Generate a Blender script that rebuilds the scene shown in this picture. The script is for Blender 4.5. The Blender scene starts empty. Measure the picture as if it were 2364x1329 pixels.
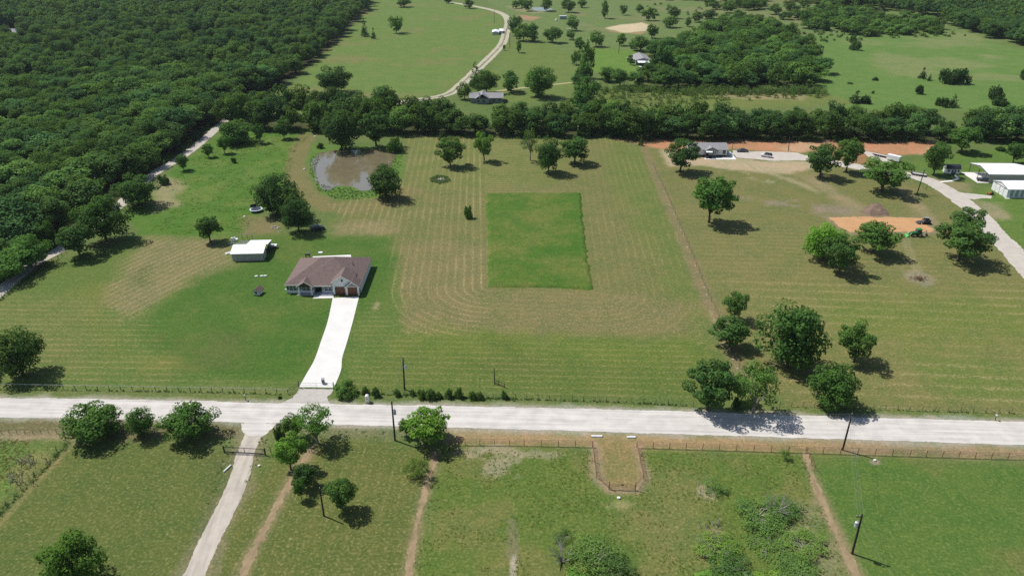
import bpy, bmesh, math, random
import numpy as np
from mathutils import Vector

random.seed(11)
RNG = np.random.default_rng(11)
SC = bpy.context.scene
COL = SC.collection
D = bpy.data
PI = math.pi
R = math.radians

# ---------------------------------------------------------------- camera, sky, sun, exposure
CAM_H, PITCH, FPX, PW, PH = 94.0, R(27.5), 1696.0, 2364.0, 1329.0
cam_d = D.cameras.new('camera')
cam_d.sensor_width = 36.0
cam_d.lens = 36.0 * FPX / PW
cam_d.clip_start = 0.5
cam_d.clip_end = 12000.0
cam = D.objects.new('camera', cam_d)
COL.objects.link(cam)
cam.location = (0, 0, CAM_H)
cam.rotation_euler = (PI / 2 - PITCH, 0, 0)
SC.camera = cam

SUN_EL, SUN_AZ = R(56), R(297)          # azimuth clockwise from +Y: the sun stands behind on the left
world = D.worlds.new('World')
SC.world = world
world.use_nodes = True
wn = world.node_tree
wn.nodes.clear()
wo = wn.nodes.new('ShaderNodeOutputWorld')
wb = wn.nodes.new('ShaderNodeBackground')
ws = wn.nodes.new('ShaderNodeTexSky')
ws.sky_type = 'NISHITA'
ws.sun_disc = False
ws.sun_elevation = SUN_EL
ws.sun_rotation = SUN_AZ
ws.air_density = 1.0
ws.dust_density = 1.0
wb.inputs['Strength'].default_value = 0.09
wn.links.new(ws.outputs[0], wb.inputs[0])
wn.links.new(wb.outputs[0], wo.inputs[0])

sun_d = D.lights.new('sun', 'SUN')
sun_d.energy = 4.75
sun_d.angle = R(0.53)
sun_d.color = (1.0, 0.955, 0.89)
sun = D.objects.new('sun', sun_d)
COL.objects.link(sun)
sdir = Vector((math.sin(SUN_AZ) * math.cos(SUN_EL), math.cos(SUN_AZ) * math.cos(SUN_EL), math.sin(SUN_EL)))
sun.rotation_euler = sdir.to_track_quat('Z', 'Y').to_euler()
sun.location = sdir * 400

vs = SC.view_settings
SC.display_settings.display_device = 'sRGB'
vs.view_transform = 'Standard'
vs.look = 'None'
vs.exposure = 0.04
vs.gamma = 1.0
vs.use_curve_mapping = False
SC.render.engine = 'CYCLES'
SC.cycles.max_bounces = 6
SC.cycles.diffuse_bounces = 3
SC.cycles.glossy_bounces = 2
SC.cycles.transmission_bounces = 3
SC.cycles.transparent_max_bounces = 4
SC.cycles.volume_bounces = 0
SC.cycles.use_denoising = False

# ---------------------------------------------------------------- measuring: a survey point of the photograph -> a place on the ground
CP, SP = math.cos(PITCH), math.sin(PITCH)
def W(px, py, z=0.0):
    a, b = (px - PW / 2) / FPX, -(py - PH / 2) / FPX
    d = (a, CP + b * SP, -SP + b * CP)
    t = (CAM_H - z) / -d[2]
    return (d[0] * t, d[1] * t)
def WL(pts):
    return [W(*p) for p in pts]
def pix(X, Y, Z):
    v = Z - CAM_H
    w = Y * CP - v * SP
    return PW / 2 + FPX * X / w, PH / 2 - FPX * (Y * SP + v * CP) / w
def ppm(X, Y):
    return FPX / (Y * CP + CAM_H * SP)
def zat(X, Y, py):
    lo, hi = 0.0, 60.0
    for _ in range(40):
        m = (lo + hi) / 2
        if pix(X, Y, m)[1] > py: lo = m
        else: hi = m
    return lo

# ---------------------------------------------------------------- objects
def link(o, parent=None):
    COL.objects.link(o)
    if parent is not None: o.parent = parent
    return o
def tag(o, label=None, cat=None, group=None, kind=None):
    if label: o['label'] = label
    if cat: o['category'] = cat
    if group: o['group'] = group
    if kind: o['kind'] = kind
    return o
def thing(name, label, cat, loc=(0, 0, 0), rz=0.0, group=None):
    o = D.objects.new(name, None)
    o.empty_display_size = 0.5
    if len(loc) == 2: loc = (loc[0], loc[1], 0)
    o.location = loc
    o.rotation_euler = (0, 0, rz)
    link(o)
    return tag(o, label, cat, group)
def copy_tree(root, loc, rz=None, label=None, group=None, scale=None):
    r = root.copy(); COL.objects.link(r)
    r.location = loc if len(loc) == 3 else (loc[0], loc[1], 0)
    if rz is not None: r.rotation_euler = (0, 0, rz)
    if scale is not None: r.scale = scale
    if label: r['label'] = label
    if group: r['group'] = group
    for ch in root.children:
        c = ch.copy(); COL.objects.link(c); c.parent = r
        for g in ch.children:
            d = g.copy(); COL.objects.link(d); d.parent = c
    return r

class MB:
    """collects shapes and links them as one mesh object"""
    def __init__(s): s.v, s.f, s.m = [], [], []
    def add(s, vs_, fs_, mi=0):
        b = len(s.v)
        s.v += [tuple(p) for p in vs_]
        for f in fs_:
            s.f.append(tuple(b + i for i in f)); s.m.append(mi)
        return s
    def box(s, x0, x1, y0, y1, z0, z1, mi=0):
        return s.add([(x0,y0,z0),(x1,y0,z0),(x1,y1,z0),(x0,y1,z0),(x0,y0,z1),(x1,y0,z1),(x1,y1,z1),(x0,y1,z1)],
                     [(3,2,1,0),(4,5,6,7),(0,1,5,4),(1,2,6,5),(2,3,7,6),(3,0,4,7)], mi)
    def hexa(s, p, mi=0):        # 8 corners: bottom ring then top ring, counter-clockwise
        return s.add(p, [(3,2,1,0),(4,5,6,7),(0,1,5,4),(1,2,6,5),(2,3,7,6),(3,0,4,7)], mi)
    def prism(s, poly, axis, a, b, mi=0):   # polygon extruded along x, y or z
        def P(u, v, w):
            return (w,u,v) if axis == 'x' else ((u,w,v) if axis == 'y' else (u,v,w))
        n = len(poly)
        vs_ = [P(u,v,a) for u,v in poly] + [P(u,v,b) for u,v in poly]
        fs_ = [tuple(range(n))[::-1], tuple(range(n,2*n))] + [(i,(i+1)%n,n+(i+1)%n,n+i) for i in range(n)]
        return s.add(vs_, fs_, mi)
    def tube(s, pts, radii, n=6, mi=0, caps=True):
        pts = [Vector(p) for p in pts]
        if not hasattr(radii, '__len__'): radii = [radii] * len(pts)
        vs_, fs_ = [], []
        for i, p in enumerate(pts):
            d = (pts[min(i+1, len(pts)-1)] - pts[max(i-1, 0)])
            if d.length < 1e-9: d = Vector((0,0,1))
            d.normalize()
            u = d.cross(Vector((0,0,1)) if abs(d.z) < .9 else Vector((1,0,0))).normalized()
            w = d.cross(u)
            for k in range(n):
                a = 2*PI*k/n
                vs_.append(p + (u*math.cos(a) + w*math.sin(a)) * radii[i])
        for i in range(len(pts)-1):
            for k in range(n):
                fs_.append((i*n+k, i*n+(k+1)%n, (i+1)*n+(k+1)%n, (i+1)*n+k))
        if caps:
            fs_.append(tuple(range(n))); fs_.append(tuple(range((len(pts)-1)*n, len(pts)*n))[::-1])
        return s.add(vs_, fs_, mi)
    def build(s, name, mats, parent=None, smooth=False, loc=None):
        me = D.meshes.new(name)
        me.from_pydata(s.v, [], s.f)
        if not isinstance(mats, (list, tuple)): mats = [mats]
        for m in mats: me.materials.append(m)
        if len(mats) > 1: me.polygons.foreach_set('material_index', s.m)
        bm = bmesh.new(); bm.from_mesh(me)
        bmesh.ops.recalc_face_normals(bm, faces=bm.faces)
        bm.to_mesh(me); bm.free()
        if smooth: me.polygons.foreach_set('use_smooth', [True]*len(me.polygons))
        me.update()
        o = D.objects.new(name, me)
        if loc: o.location = loc
        return link(o, parent)
def inst(name, me, parent, loc, rz=0.0, scale=None):
    o = D.objects.new(name, me)
    o.location = loc; o.rotation_euler = (0,0,rz)
    if scale: o.scale = scale
    return link(o, parent)

# ---------------------------------------------------------------- materials
KALB = 0.62
def lin(c):
    c = c / 255.0
    return c/12.92 if c <= .04045 else ((c+.055)/1.055)**2.4
def S(r, g, b, k=1.0):       # sunlit picture colour -> base colour
    return (min(.85, lin(r)*KALB*k), min(.85, lin(g)*KALB*k), min(.85, lin(b)*KALB*k))
class NT:
    def __init__(s, m):
        m.use_nodes = True
        s.t = m.node_tree; s.t.nodes.clear()
    def n(s, typ, **kw):
        nd = s.t.nodes.new('ShaderNode' + typ)
        for k, v in kw.items(): setattr(nd, k, v)
        return nd
    def set(s, sock, v):
        if v is None: return
        if hasattr(v, 'is_linked') or hasattr(v, 'links'): s.t.links.new(v, sock)
        else:
            if isinstance(v, tuple) and len(v) == 3 and sock.type == 'RGBA': v = v + (1,)
            sock.default_value = v
    def math(s, op, a, b=None, c=None, clamp=False):
        nd = s.n('Math', operation=op, use_clamp=clamp)
        s.set(nd.inputs[0], a); s.set(nd.inputs[1], b)
        if c is not None: s.set(nd.inputs[2], c)
        return nd.outputs[0]
    def mix(s, f, a, b, blend='MIX'):
        nd = s.n('Mix', data_type='RGBA', blend_type=blend)
        s.set(nd.inputs[0], f); s.set(nd.inputs[6], a); s.set(nd.inputs[7], b)
        return nd.outputs[2]
    def pos(s, obj=False):
        if obj: return s.n('TexCoord').outputs['Object']
        return s.n('NewGeometry').outputs['Position']
    def noise(s, vec, scale, detail=2.0, rough=.55, dist=0.0):
        nd = s.n('TexNoise')
        s.set(nd.inputs['Vector'], vec)
        nd.inputs['Scale'].default_value = scale; nd.inputs['Detail'].default_value = detail
        nd.inputs['Roughness'].default_value = rough; nd.inputs['Distortion'].default_value = dist
        return nd.outputs['Fac']
    def ramp(s, f, lo, hi, a=0.0, b=1.0, smooth=True):
        nd = s.n('MapRange', interpolation_type='SMOOTHSTEP' if smooth else 'LINEAR')
        s.set(nd.inputs[0], f)
        for i, v in enumerate((lo, hi, a, b)): nd.inputs[i+1].default_value = v
        return nd.outputs[0]
    def attr(s, name, out='Fac'):
        nd = s.n('Attribute'); nd.attribute_name = name
        return nd.outputs[out]
    def vmul(s, vec, k):
        nd = s.n('VectorMath', operation='MULTIPLY'); s.set(nd.inputs[0], vec); nd.inputs[1].default_value = k
        return nd.outputs[0]
    def finish(s, color, rough=.8, bump=None, bs=.3, bd=.05, spec=.3, metal=0.0, **kw):
        p = s.n('BsdfPrincipled')
        s.set(p.inputs['Base Color'], color); s.set(p.inputs['Roughness'], rough)
        p.inputs['Specular IOR Level'].default_value = spec; s.set(p.inputs['Metallic'], metal)
        for k, v in kw.items(): s.set(p.inputs[k], v)
        if bump is not None:
            b = s.n('Bump'); b.inputs['Strength'].default_value = bs; b.inputs['Distance'].default_value = bd
            s.set(b.inputs['Height'], bump); s.t.links.new(b.outputs[0], p.inputs['Normal'])
        o = s.n('OutputMaterial'); s.t.links.new(p.outputs[0], o.inputs[0])
        return p
def mat(name, col, rough=.7, var=.18, scale=1.2, spec=.3, metal=0.0, bump=0.0, grain=0.0, obj=True):
    """plain surface with mottling of two sizes"""
    m = D.materials.new(name); t = NT(m)
    v = t.pos(obj)
    a = t.noise(v, scale, 3.0); b = t.noise(v, scale*7, 2.0)
    f = t.math('ADD', t.math('MULTIPLY', a, .65), t.math('MULTIPLY', b, .35))
    lo = tuple(c*(1-var) for c in col); hi = tuple(min(.92, c*(1+var)) for c in col)
    t.finish(t.mix(t.ramp(f, .3, .7), lo, hi), rough, b if bump else None, bump, .04, spec, metal)
    return m
# ---------------------------------------------------------------- ground
def vnoise(x, y, size, seed=0):
    r = np.random.default_rng(1000 + seed)
    tab = r.random((256, 256))
    u, v = x / size + 1000.37, y / size + 1000.71
    i, j = np.floor(u).astype(int), np.floor(v).astype(int)
    fu, fv = u - i, v - j
    fu = fu*fu*(3-2*fu); fv = fv*fv*(3-2*fv)
    g = lambda a, b: tab[a & 255, b & 255]
    return (g(i,j)*(1-fu) + g(i+1,j)*fu)*(1-fv) + (g(i,j+1)*(1-fu) + g(i+1,j+1)*fu)*fv
def fbm(x, y, size, seed=0, octv=3):
    s, a, t = 0.0, 1.0, 0.0
    for k in range(octv):
        s = s + a*vnoise(x, y, size/2**k, seed+k*7); t += a; a *= .55
    return s/t
def sdf(x, y, poly):
    """signed distance to a polygon, negative inside"""
    n = len(poly); d = np.full(x.shape, 1e18); inside = np.zeros(x.shape, bool)
    for i in range(n):
        ax, ay = poly[i]; bx, by = poly[(i+1) % n]
        ex, ey = bx-ax, by-ay; L = ex*ex+ey*ey+1e-12
        t = np.clip(((x-ax)*ex + (y-ay)*ey)/L, 0, 1)
        dx, dy = x-ax-t*ex, y-ay-t*ey
        d = np.minimum(d, dx*dx+dy*dy)
        c = ((ay > y) != (by > y)) & (x < ex*(y-ay)/(ey if abs(ey) > 1e-12 else 1e-12) + ax)
        inside ^= c
    d = np.sqrt(d)
    return np.where(inside, -d, d)
def lsdf(x, y, line):
    """distance to a polyline"""
    d = np.full(x.shape, 1e18)
    for (ax, ay), (bx, by) in zip(line[:-1], line[1:]):
        ex, ey = bx-ax, by-ay; L = ex*ex+ey*ey+1e-12
        t = np.clip(((x-ax)*ex + (y-ay)*ey)/L, 0, 1)
        d = np.minimum(d, (x-ax-t*ex)**2 + (y-ay-t*ey)**2)
    return np.sqrt(d)
def sstep(a, b, v):
    t = np.clip((v-a)/(b-a), 0, 1)
    return t*t*(3-2*t)

NROW, NCOL = 640, 600
gy = 42.0 * (1650.0/42.0) ** (np.arange(NROW)/(NROW-1))
gy = np.concatenate([[-400.0, 0.0], gy, [2400.0, 4500.0, 9000.0]])
gu = np.linspace(-1, 1, NCOL)
gu = np.concatenate([[-9.0, -2.2, -1.3], gu, [1.3, 2.2, 9.0]])
half = np.maximum(gy, 60)*.80 + 35
GX = gu[None, :]*half[:, None]
GY = np.repeat(gy[:, None], len(gu), 1)
GX = np.clip(GX, -9000, 9000)
X, Y = GX.ravel(), GY.ravel()

N_lo, N_md, N_hi = fbm(X, Y, 60, 1), fbm(X, Y, 18, 2), fbm(X, Y, 5, 3)
N_a, N_b = fbm(X, Y, 34, 4), fbm(X, Y, 9, 5)
colr = np.zeros((len(X), 3)); colr[:] = S(116, 134, 76)
sw = np.zeros(len(X)); swm = np.zeros(len(X)); dry = np.full(len(X), .35); fl = np.full(len(X), .12)
JIT = (N_hi - .5)*2
def blend(mask, c):
    colr[:] = colr*(1-mask[:, None]) + np.array(c)[None, :]*mask[:, None]
def zone(px, col, feather=2.0, jit=1.5, amt=1.0, dr=None, flk=None, world_pts=False, sub=None):
    P_ = px if world_pts else WL(px)
    d = sdf(X, Y, P_) + JIT*jit + (N_b-.5)*2*jit
    m = sstep(feather, -feather, d)*amt
    if sub is not None: m = m*sub
    if col is not None: blend(m, S(*col))
    if dr is not None: dry[:] = dry*(1-m) + dr*m
    if flk is not None: fl[:] = fl*(1-m) + flk*m
    return m
def stroke(px, width, col, feather=1.0, jit=.6, amt=1.0, sub=None):
    d = lsdf(X, Y, WL(px)) - width/2 + JIT*jit
    m = sstep(feather, -feather, d)*amt
    if sub is not None: m = m*sub
    blend(m, S(*col)); return m
def patch(px, py, rx, ry, col, amt=1.0, noisy=.5, seed=0):
    cx, cy = W(px, py); s = 1/ppm(cx, cy)
    rx, ry = rx*s, ry*s*(W(px, py-5)[1]-W(px, py+5)[1])/10/s
    q = np.sqrt(((X-cx)/rx)**2 + ((Y-cy)/ry)**2) + (fbm(X, Y, max(1.2, rx*.6), 40+seed)-.5)*2*noisy
    m = sstep(1.15, .55, q)*amt
    blend(m, S(*col)); return m

# broad tonal drift of every pasture
far = sstep(330, 520, Y)
blend(sstep(.45, .75, N_lo)*.8, S(128, 138, 84)); blend(sstep(.55, .8, N_a)*.6, S(98, 128, 64))
# far meadows
zone([(850,-10),(1100,8),(1172,40),(1168,90),(1060,200),(980,232),(655,215),(700,165),(740,118),(800,70)], (122,146,76), 6, 5, dr=.3)
zone([(850,-10),(1100,8),(1172,40),(1168,90),(1060,200),(980,232),(655,215),(700,165),(740,118),(800,70)], (143,142,88), 6, 5, .75, sub=sstep(.47,.68,N_a))
zone([(1180,100),(1330,100),(1330,200),(1280,235),(1100,235),(1120,170)], (124,142,76), 5, 4)
zone([(1100,-20),(2400,-20),(2400,100),(1880,90),(1340,130),(1180,60)], (124,144,86), 6, 5)
zone([(1300,-20),(1900,-20),(1900,80),(1340,100)], (146,146,102), 8, 6, .7, sub=sstep(.48,.7,N_a))
zone([(1345,110),(1480,118),(1475,175),(1345,165)], (118,152,66), 4, 2)
zone([(1880,80),(2200,70),(2364,115),(2500,260),(1900,250)], (116,148,76), 5, 4)
zone([(1930,85),(2240,72),(2400,130),(2400,190),(2060,175)], (150,156,104), 8, 6, .75, sub=sstep(.42,.66,N_a))
zone([(1380,205),(1900,215),(1980,240),(1380,262)], (128,140,76), 4, 3, dr=.5)
zone([(1660,212),(1860,215),(1850,232),(1660,228)], (176,162,116), 3, 3, .8)
zone([(1395,66),(1430,58),(1480,53),(1508,60),(1495,72),(1440,76)], (236,214,176), 2, 2)
zone([(1395,66),(1440,78),(1500,72),(1480,80),(1410,74)], (192,158,112), 2, 2, .8)
zone([(1195,34),(1250,40),(1225,48),(1200,44)], (196,156,124), 2, 2, .9)
zone([(1170,14),(1215,20),(1260,26),(1300,26),(1230,32),(1190,26)], (164,156,118), 3, 2, .8)
# left wild green
zone([(330,545),(560,548),(595,500),(648,440),(672,400),(690,340),(722,318),(720,296),(520,300),(440,360),(330,450),(290,500)], (98,136,54), 1.2, .5, dr=.12)
zone([(330,545),(560,548),(595,500),(648,440),(672,400),(690,340),(722,318),(520,300),(440,360),(330,450)], (124,144,72), 3, 2, .7, sub=sstep(.5,.68,N_b))
zone([(560,500),(640,500),(640,545),(560,548)], (146,136,90), 2.5, 1.5, .85)
zone([(360,400),(420,420),(410,475),(350,490)], (178,166,124), 3, 2, .85)
# centre hay field
HAY = [(940,308),(1300,312),(1425,318),(1482,340),(1520,430),(1580,580),(1640,760),(1655,835),(1590,782),(930,774),(905,690),(902,600),(900,540),(870,545),(800,530),(760,470),(900,440),(935,400)]
mh = zone(HAY, (132,134,80), 2.5, 1.2, dr=.65)
zone([(930,560),(1125,560),(1131,665),(1120,772),(930,772),(905,640)], (144,136,90), 5, 3, .8, dr=.9)
zone([(940,308),(1425,318),(1340,330),(1290,420),(1110,440),(945,430)], (130,138,78), 6, 4, .75, dr=.5)
zone([(1410,318),(1500,350),(1580,580),(1650,800),(1590,780),(1500,560),(1400,380)], (116,136,68), 5, 4, .6, dr=.4)
zone([(1140,668),(1370,672),(1600,700),(1590,780),(1120,775)], (142,136,88), 5, 3, .85, dr=.8)
zone([(760,520),(900,510),(900,545),(840,550),(770,545)], (164,150,106), 4, 3, .7)
# lower centre lawn
zone([(862,690),(930,772),(1590,784),(1660,840),(1640,925),(790,908),(790,830),(830,700)], (112,129,62), 4, 2, dr=.35)
zone([(880,755),(1600,790),(1640,850),(900,800)], (124,140,62), 5, 4, .6)
zone([(1180,800),(1560,830),(1560,890),(1100,870)], (102,118,58), 6, 6, .6, sub=sstep(.4,.65,N_a))
# house yard
zone([(140,600),(335,548),(560,548),(640,540),(760,545),(905,545),(905,600),(930,772),(790,905),(690,895),(-300,890),(-300,800),(0,700)], (112,133,66), 2.5, 1.5, dr=.4)
zone([(620,555),(905,548),(905,640),(880,700),(820,760),(790,900),(700,890),(420,880),(310,760),(420,650),(560,610)], (90,125,52), 5, 3, dr=.15)
zone([(340,550),(520,555),(560,605),(440,640),(380,690),(300,750),(235,700),(270,620)], (142,138,92), 4, 3, dr=.85)
zone([(620,555),(905,548),(905,640),(880,700),(820,760),(790,900),(700,890),(420,880),(310,760),(420,650),(560,610)], (116,132,66), 4, 3, .6, sub=sstep(.48,.68,N_md))
zone([(300,620),(350,610),(345,650),(300,655)], (96,112,60), 3, 3, .7)
zone([(190,640),(235,640),(240,740),(290,820),(240,830),(190,740)], (138,138,68), 5, 3, .6)
zone([(330,820),(420,825),(450,850),(350,845)], (150,144,74), 4, 3, .8)
zone([(0,700),(190,690),(230,780),(200,860),(0,830)], (126,134,76), 6, 4, .8, dr=.5)
zone([(380,780),(620,790),(640,860),(420,850)], (112,122,68), 6, 6, .7, sub=sstep(.4,.65,N_a))
# pond rim and the mown loop round it
stroke([(712,312),(692,345),(682,385),(690,420),(712,450),(760,478),(850,480),(900,462),(950,440)], 8.5, (141,134,84), 1.2, .6, .9)
zone([(722,330),(760,335),(905,345),(935,360),(928,410),(880,455),(800,462),(745,450),(722,420),(708,370)], (110,142,64), 1.5, .8, dr=.15)
# right pasture
RP = [(1485,335),(1600,385),(2000,380),(2240,470),(2400,620),(2500,960),(1840,945),(1705,870),(1650,780),(1580,560)]
mr = zone(RP, (136,137,82), 3, 2, dr=.45, flk=.3)
zone([(1690,650),(2364,640),(2500,950),(1980,930),(1750,850)], (138,139,80), 8, 6, .7, dr=.5)
zone([(1900,690),(2364,690),(2450,800),(1950,780)], (124,140,66), 8, 6, .65)
zone([(1560,340),(1700,560),(1800,650),(1700,660)], (140,137,84), 8, 6, .6)
zone([(2140,820),(2364,860),(2400,930),(2160,890)], (112,138,64), 8, 6, .6)
zone([(2050,380),(2364,330),(2364,400),(2200,420)], (108,138,62), 4, 3)
zone([(2220,440),(2400,440),(2450,640),(2364,590),(2280,500)], (112,140,64), 4, 3)
zone([(2235,455),(2310,470),(2310,500),(2270,505)], (178,166,130), 3, 3, .8)
zone([(2150,410),(2240,425),(2235,445),(2180,440)], (170,156,118), 3, 3, .7)
# property line strip
stroke([(1488,340),(1520,420),(1560,510),(1600,610),(1640,705),(1685,800),(1720,880)], 3.4, (152,138,100), 1.2, .5, .85)
stroke([(1640,718),(1672,800)], .5, (196,180,136), .5, .1, .8)
# bare soil
zone([(1415,318),(1600,316),(1990,322),(2150,326),(2165,340),(2140,356),(1960,362),(1900,348),(1800,352),(1730,346),(1600,346),(1530,346),(1470,332)], (214,156,116), 2, 1.5)
zone([(1415,318),(1600,316),(1990,322),(2150,326),(2165,340),(2140,356),(1960,362),(1900,348),(1800,352),(1600,346),(1470,332)], (226,188,150), 2.5, 2, .7, sub=sstep(.5,.66,N_md))
zone([(1900,345),(2010,350),(2000,385),(1950,380)], (190,136,98), 2, 2, .8)
zone([(1525,346),(1600,352),(1600,362),(1700,365),(1760,372),(1880,372),(1900,385),(1820,402),(1700,392),(1620,384),(1545,385)], (206,186,150), 2, 1.5)
zone([(1660,395),(1760,398),(1880,420),(1900,440),(1760,420)], (200,186,150), 2, 2, .8, sub=sstep(.56,.66,N_hi))
zone([(1905,500),(2160,500),(2180,535),(2150,545),(1945,540)], (170,152,122), 2.5, 2, .8)
zone([(1905,440),(2010,500),(1960,500),(1890,430),(1830,400),(1900,400)], (176,158,116), 3, 3, .6)
zone([(1760,455),(1850,462),(1850,478),(1770,475)], (166,150,126), 2, 2, .95, sub=sstep(.35,.5,N_hi))
zone([(1880,470),(1985,480),(1960,495),(1890,490)], (164,148,126), 3, 2, .9)
zone([(1660,448),(1740,455),(1735,463),(1665,456)], (160,148,116), 2, 1.5, .7)
stroke([(1880,415),(1930,450),(1985,480)], 5, (172,158,120), 2, 1.5, .7)
stroke([(2090,440),(2120,475),(2145,505)], 4, (176,162,122), 2, 1.2, .7)
stroke([(2085,555),(2100,600),(2115,630)], .9, (176,166,124), .8, .4, .7)
stroke([(2095,550),(2112,598),(2130,635)], .9, (176,166,124), .8, .4, .6)
stroke([(1700,385),(1780,400),(1850,425),(1890,445)], 2.2, (196,182,146), 1.5, 1.4, .7)
zone([(2080,440),(2130,480),(2150,500),(2110,495)], (172,154,112), 3, 2, .6)
patch(2120, 640, 32, 22, (166,156,128), .95, .5, 1)
zone([(1900,560),(1990,640),(1960,660),(1870,600)], (148,140,86), 4, 3, .6)
# verges of the gravel road
zone([(-400,905),(690,908),(1590,936),(2800,968),(2800,985),(1590,955),(690,932),(-400,925)], (116,132,72), 1.5, 1, dr=.5)
zone([(-400,955),(560,968),(560,1010),(300,1020),(140,1015),(-400,1010)], (128,124,84), 1.5, 1.2, dr=.7)
zone([(-400,1005),(150,1000),(180,1018),(0,1022),(-400,1030)], (184,164,132), 1.5, 1.2, .9, dr=.6)
zone([(630,975),(1000,985),(1040,1000),(1030,1018),(790,1012),(640,1000)], (132,136,96), 1.5, 1, dr=.7)
zone([(1030,988),(1500,998),(2364,1026),(2700,1040),(2700,1072),(2364,1062),(1860,1046),(1480,1036),(1370,1034),(1030,1026)], (186,160,116), 1.5, 1, dr=.9)
zone([(1500,998),(2364,1024),(2700,1040),(2700,1050),(2364,1036),(1500,1008)], (150,140,90), 1.2, 1.4, .6)
zone([(1900,1025),(2700,1040),(2700,1072),(2364,1062),(1960,1048)], (168,150,120), 2.5, 1.6, .8)
# gravel thrown out along the road
for ed in ([(-60,917),(200,919),(440,924),(690,930),(1000,935),(1300,941),(1600,948),(1900,960),(2400,973)], [(-60,963),(200,967),(400,971),(560,976),(640,977),(1000,987),(1300,994),(1600,1004),(1900,1013),(2400,1030)]):
    stroke(ed, 1.6, (196,190,172), .9, 1.2, .8)
# near paddocks
pl = zone([(-500,1028),(150,1018),(560,1030),(620,1040),(520,1200),(440,1420),(-500,1420)], (112,124,66), 2.5, 2, dr=.5, flk=.5)
zone([(-300,1018),(150,1016),(0,1160),(-300,1420)], (116,136,70), 2, 1.5, dr=.5)
zone([(0,1030),(120,1030),(60,1110),(0,1150)], (104,150,62), 3, 3, .7, sub=sstep(.45,.6,N_b))
zone([(30,1050),(140,1040),(20,1170),(-40,1200)], (158,152,96), 3, 2, .7, sub=sstep(.45,.6,N_hi))
stroke([(170,1025),(60,1140),(-60,1280)], 1.0, (160,150,98), .8, .4, .8)
pm = zone([(640,1020),(1020,1022),(1000,1060),(930,1420),(440,1420),(520,1200)], (116,124,66), 2.5, 2, dr=.6, flk=.55)
pr = zone([(1020,1030),(1860,1050),(1990,1420),(930,1420)], (112,132,62), 2.5, 2, dr=.4, flk=.2)
zone([(1020,1030),(1860,1050),(1990,1420),(930,1420)], (136,136,78), 3, 2.5, .7, sub=sstep(.5,.68,N_b))
zone([(1480,1080),(1640,1100),(1620,1290),(1480,1310),(1440,1200)], (140,138,86), 4, 3, .6, dr=.6)
zone([(1870,1052),(2700,1075),(2900,1420),(2000,1420)], (104,132,62), 2.5, 2, dr=.3, flk=.08)
zone([(1870,1052),(2700,1075),(2900,1420),(2000,1420)], (136,134,80), 3, 2.5, .75, sub=sstep(.52,.7,N_md))
zone([(1680,1160),(1880,1150),(1960,1300),(1900,1420),(1850,1300)], (150,150,112), 3, 2.5, .7, dr=.7, flk=.8, sub=sstep(.35,.6,N_b))
zone([(1372,1010),(1468,1014),(1490,1100),(1466,1128),(1406,1126),(1378,1100)], (166,146,96), 1.5, 1, .9, dr=.8)
zone([(1395,1050),(1465,1050),(1470,1105),(1400,1105)], (140,140,84), 2, 2, .7)
stroke([(715,1035),(690,1085),(660,1130),(625,1200),(590,1260),(555,1340),(520,1420)], 2.6, (168,152,112), 1.2, .9, .8)
stroke([(1003,1046),(1000,1075),(985,1120),(970,1180),(955,1250),(940,1340),(925,1420)], 2.2, (166,150,110), 1.2, .9, .8)
stroke([(1860,1046),(1874,1090),(1895,1150),(1925,1220),(1955,1280),(1985,1345),(2010,1420)], 2.0, (166,150,112), 1.1, .8, .8)
stroke([(590,972),(587,990),(577,1020),(566,1048),(556,1090),(538,1140),(513,1190),(488,1240),(465,1290),(440,1345),(410,1420)], 5.4, (160,152,118), 1.6, 1.4, .75)
patch(1150, 1060, 50, 32, (184,174,142), .7, 1.3, 2)
patch(1090, 1042, 40, 14, (184,172,140), .6, 1.2, 3)
patch(1250, 1048, 55, 10, (180,168,132), .8, .8, 4)
patch(1184, 1265, 16, 80, (140,138,100), .8, .7, 5)
patch(1186, 1310, 8, 34, (190,184,160), .9, .6, 6)
patch(1630, 1135, 30, 22, (186,174,136), .8, .8, 7)
patch(1652, 1230, 22, 14, (150,140,104), .8, .6, 12)
patch(2020, 1066, 14, 7, (188,166,140), .95, .3, 8)
patch(1430, 1165, 34, 12, (166,164,108), .7, .7, 9)
patch(2300, 975, 28, 6, (196,182,150), .8, .4, 10)
patch(868, 706, 8, 12, (178,164,120), .8, .4, 11)
stroke([(1372,1032),(1380,1105),(1408,1130),(1470,1133),(1490,1104),(1472,1032)], 2.0, (182,160,128), 1.0, .5, .85)
zone([(475,1040),(560,1060),(520,1180),(470,1290),(430,1290),(500,1130)], (104,112,70), 2.5, 1.5, .5)
# woodland floor
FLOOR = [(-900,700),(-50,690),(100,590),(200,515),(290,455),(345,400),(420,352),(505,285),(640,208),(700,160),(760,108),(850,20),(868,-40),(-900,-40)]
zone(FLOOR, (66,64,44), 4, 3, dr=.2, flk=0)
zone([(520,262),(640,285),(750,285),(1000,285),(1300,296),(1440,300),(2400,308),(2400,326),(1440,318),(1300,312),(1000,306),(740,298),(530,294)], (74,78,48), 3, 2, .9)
zone([(1500,130),(1560,105),(1700,95),(1850,110),(1885,195),(1600,205),(1500,195)], (78,84,50), 4, 3, .9)

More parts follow.
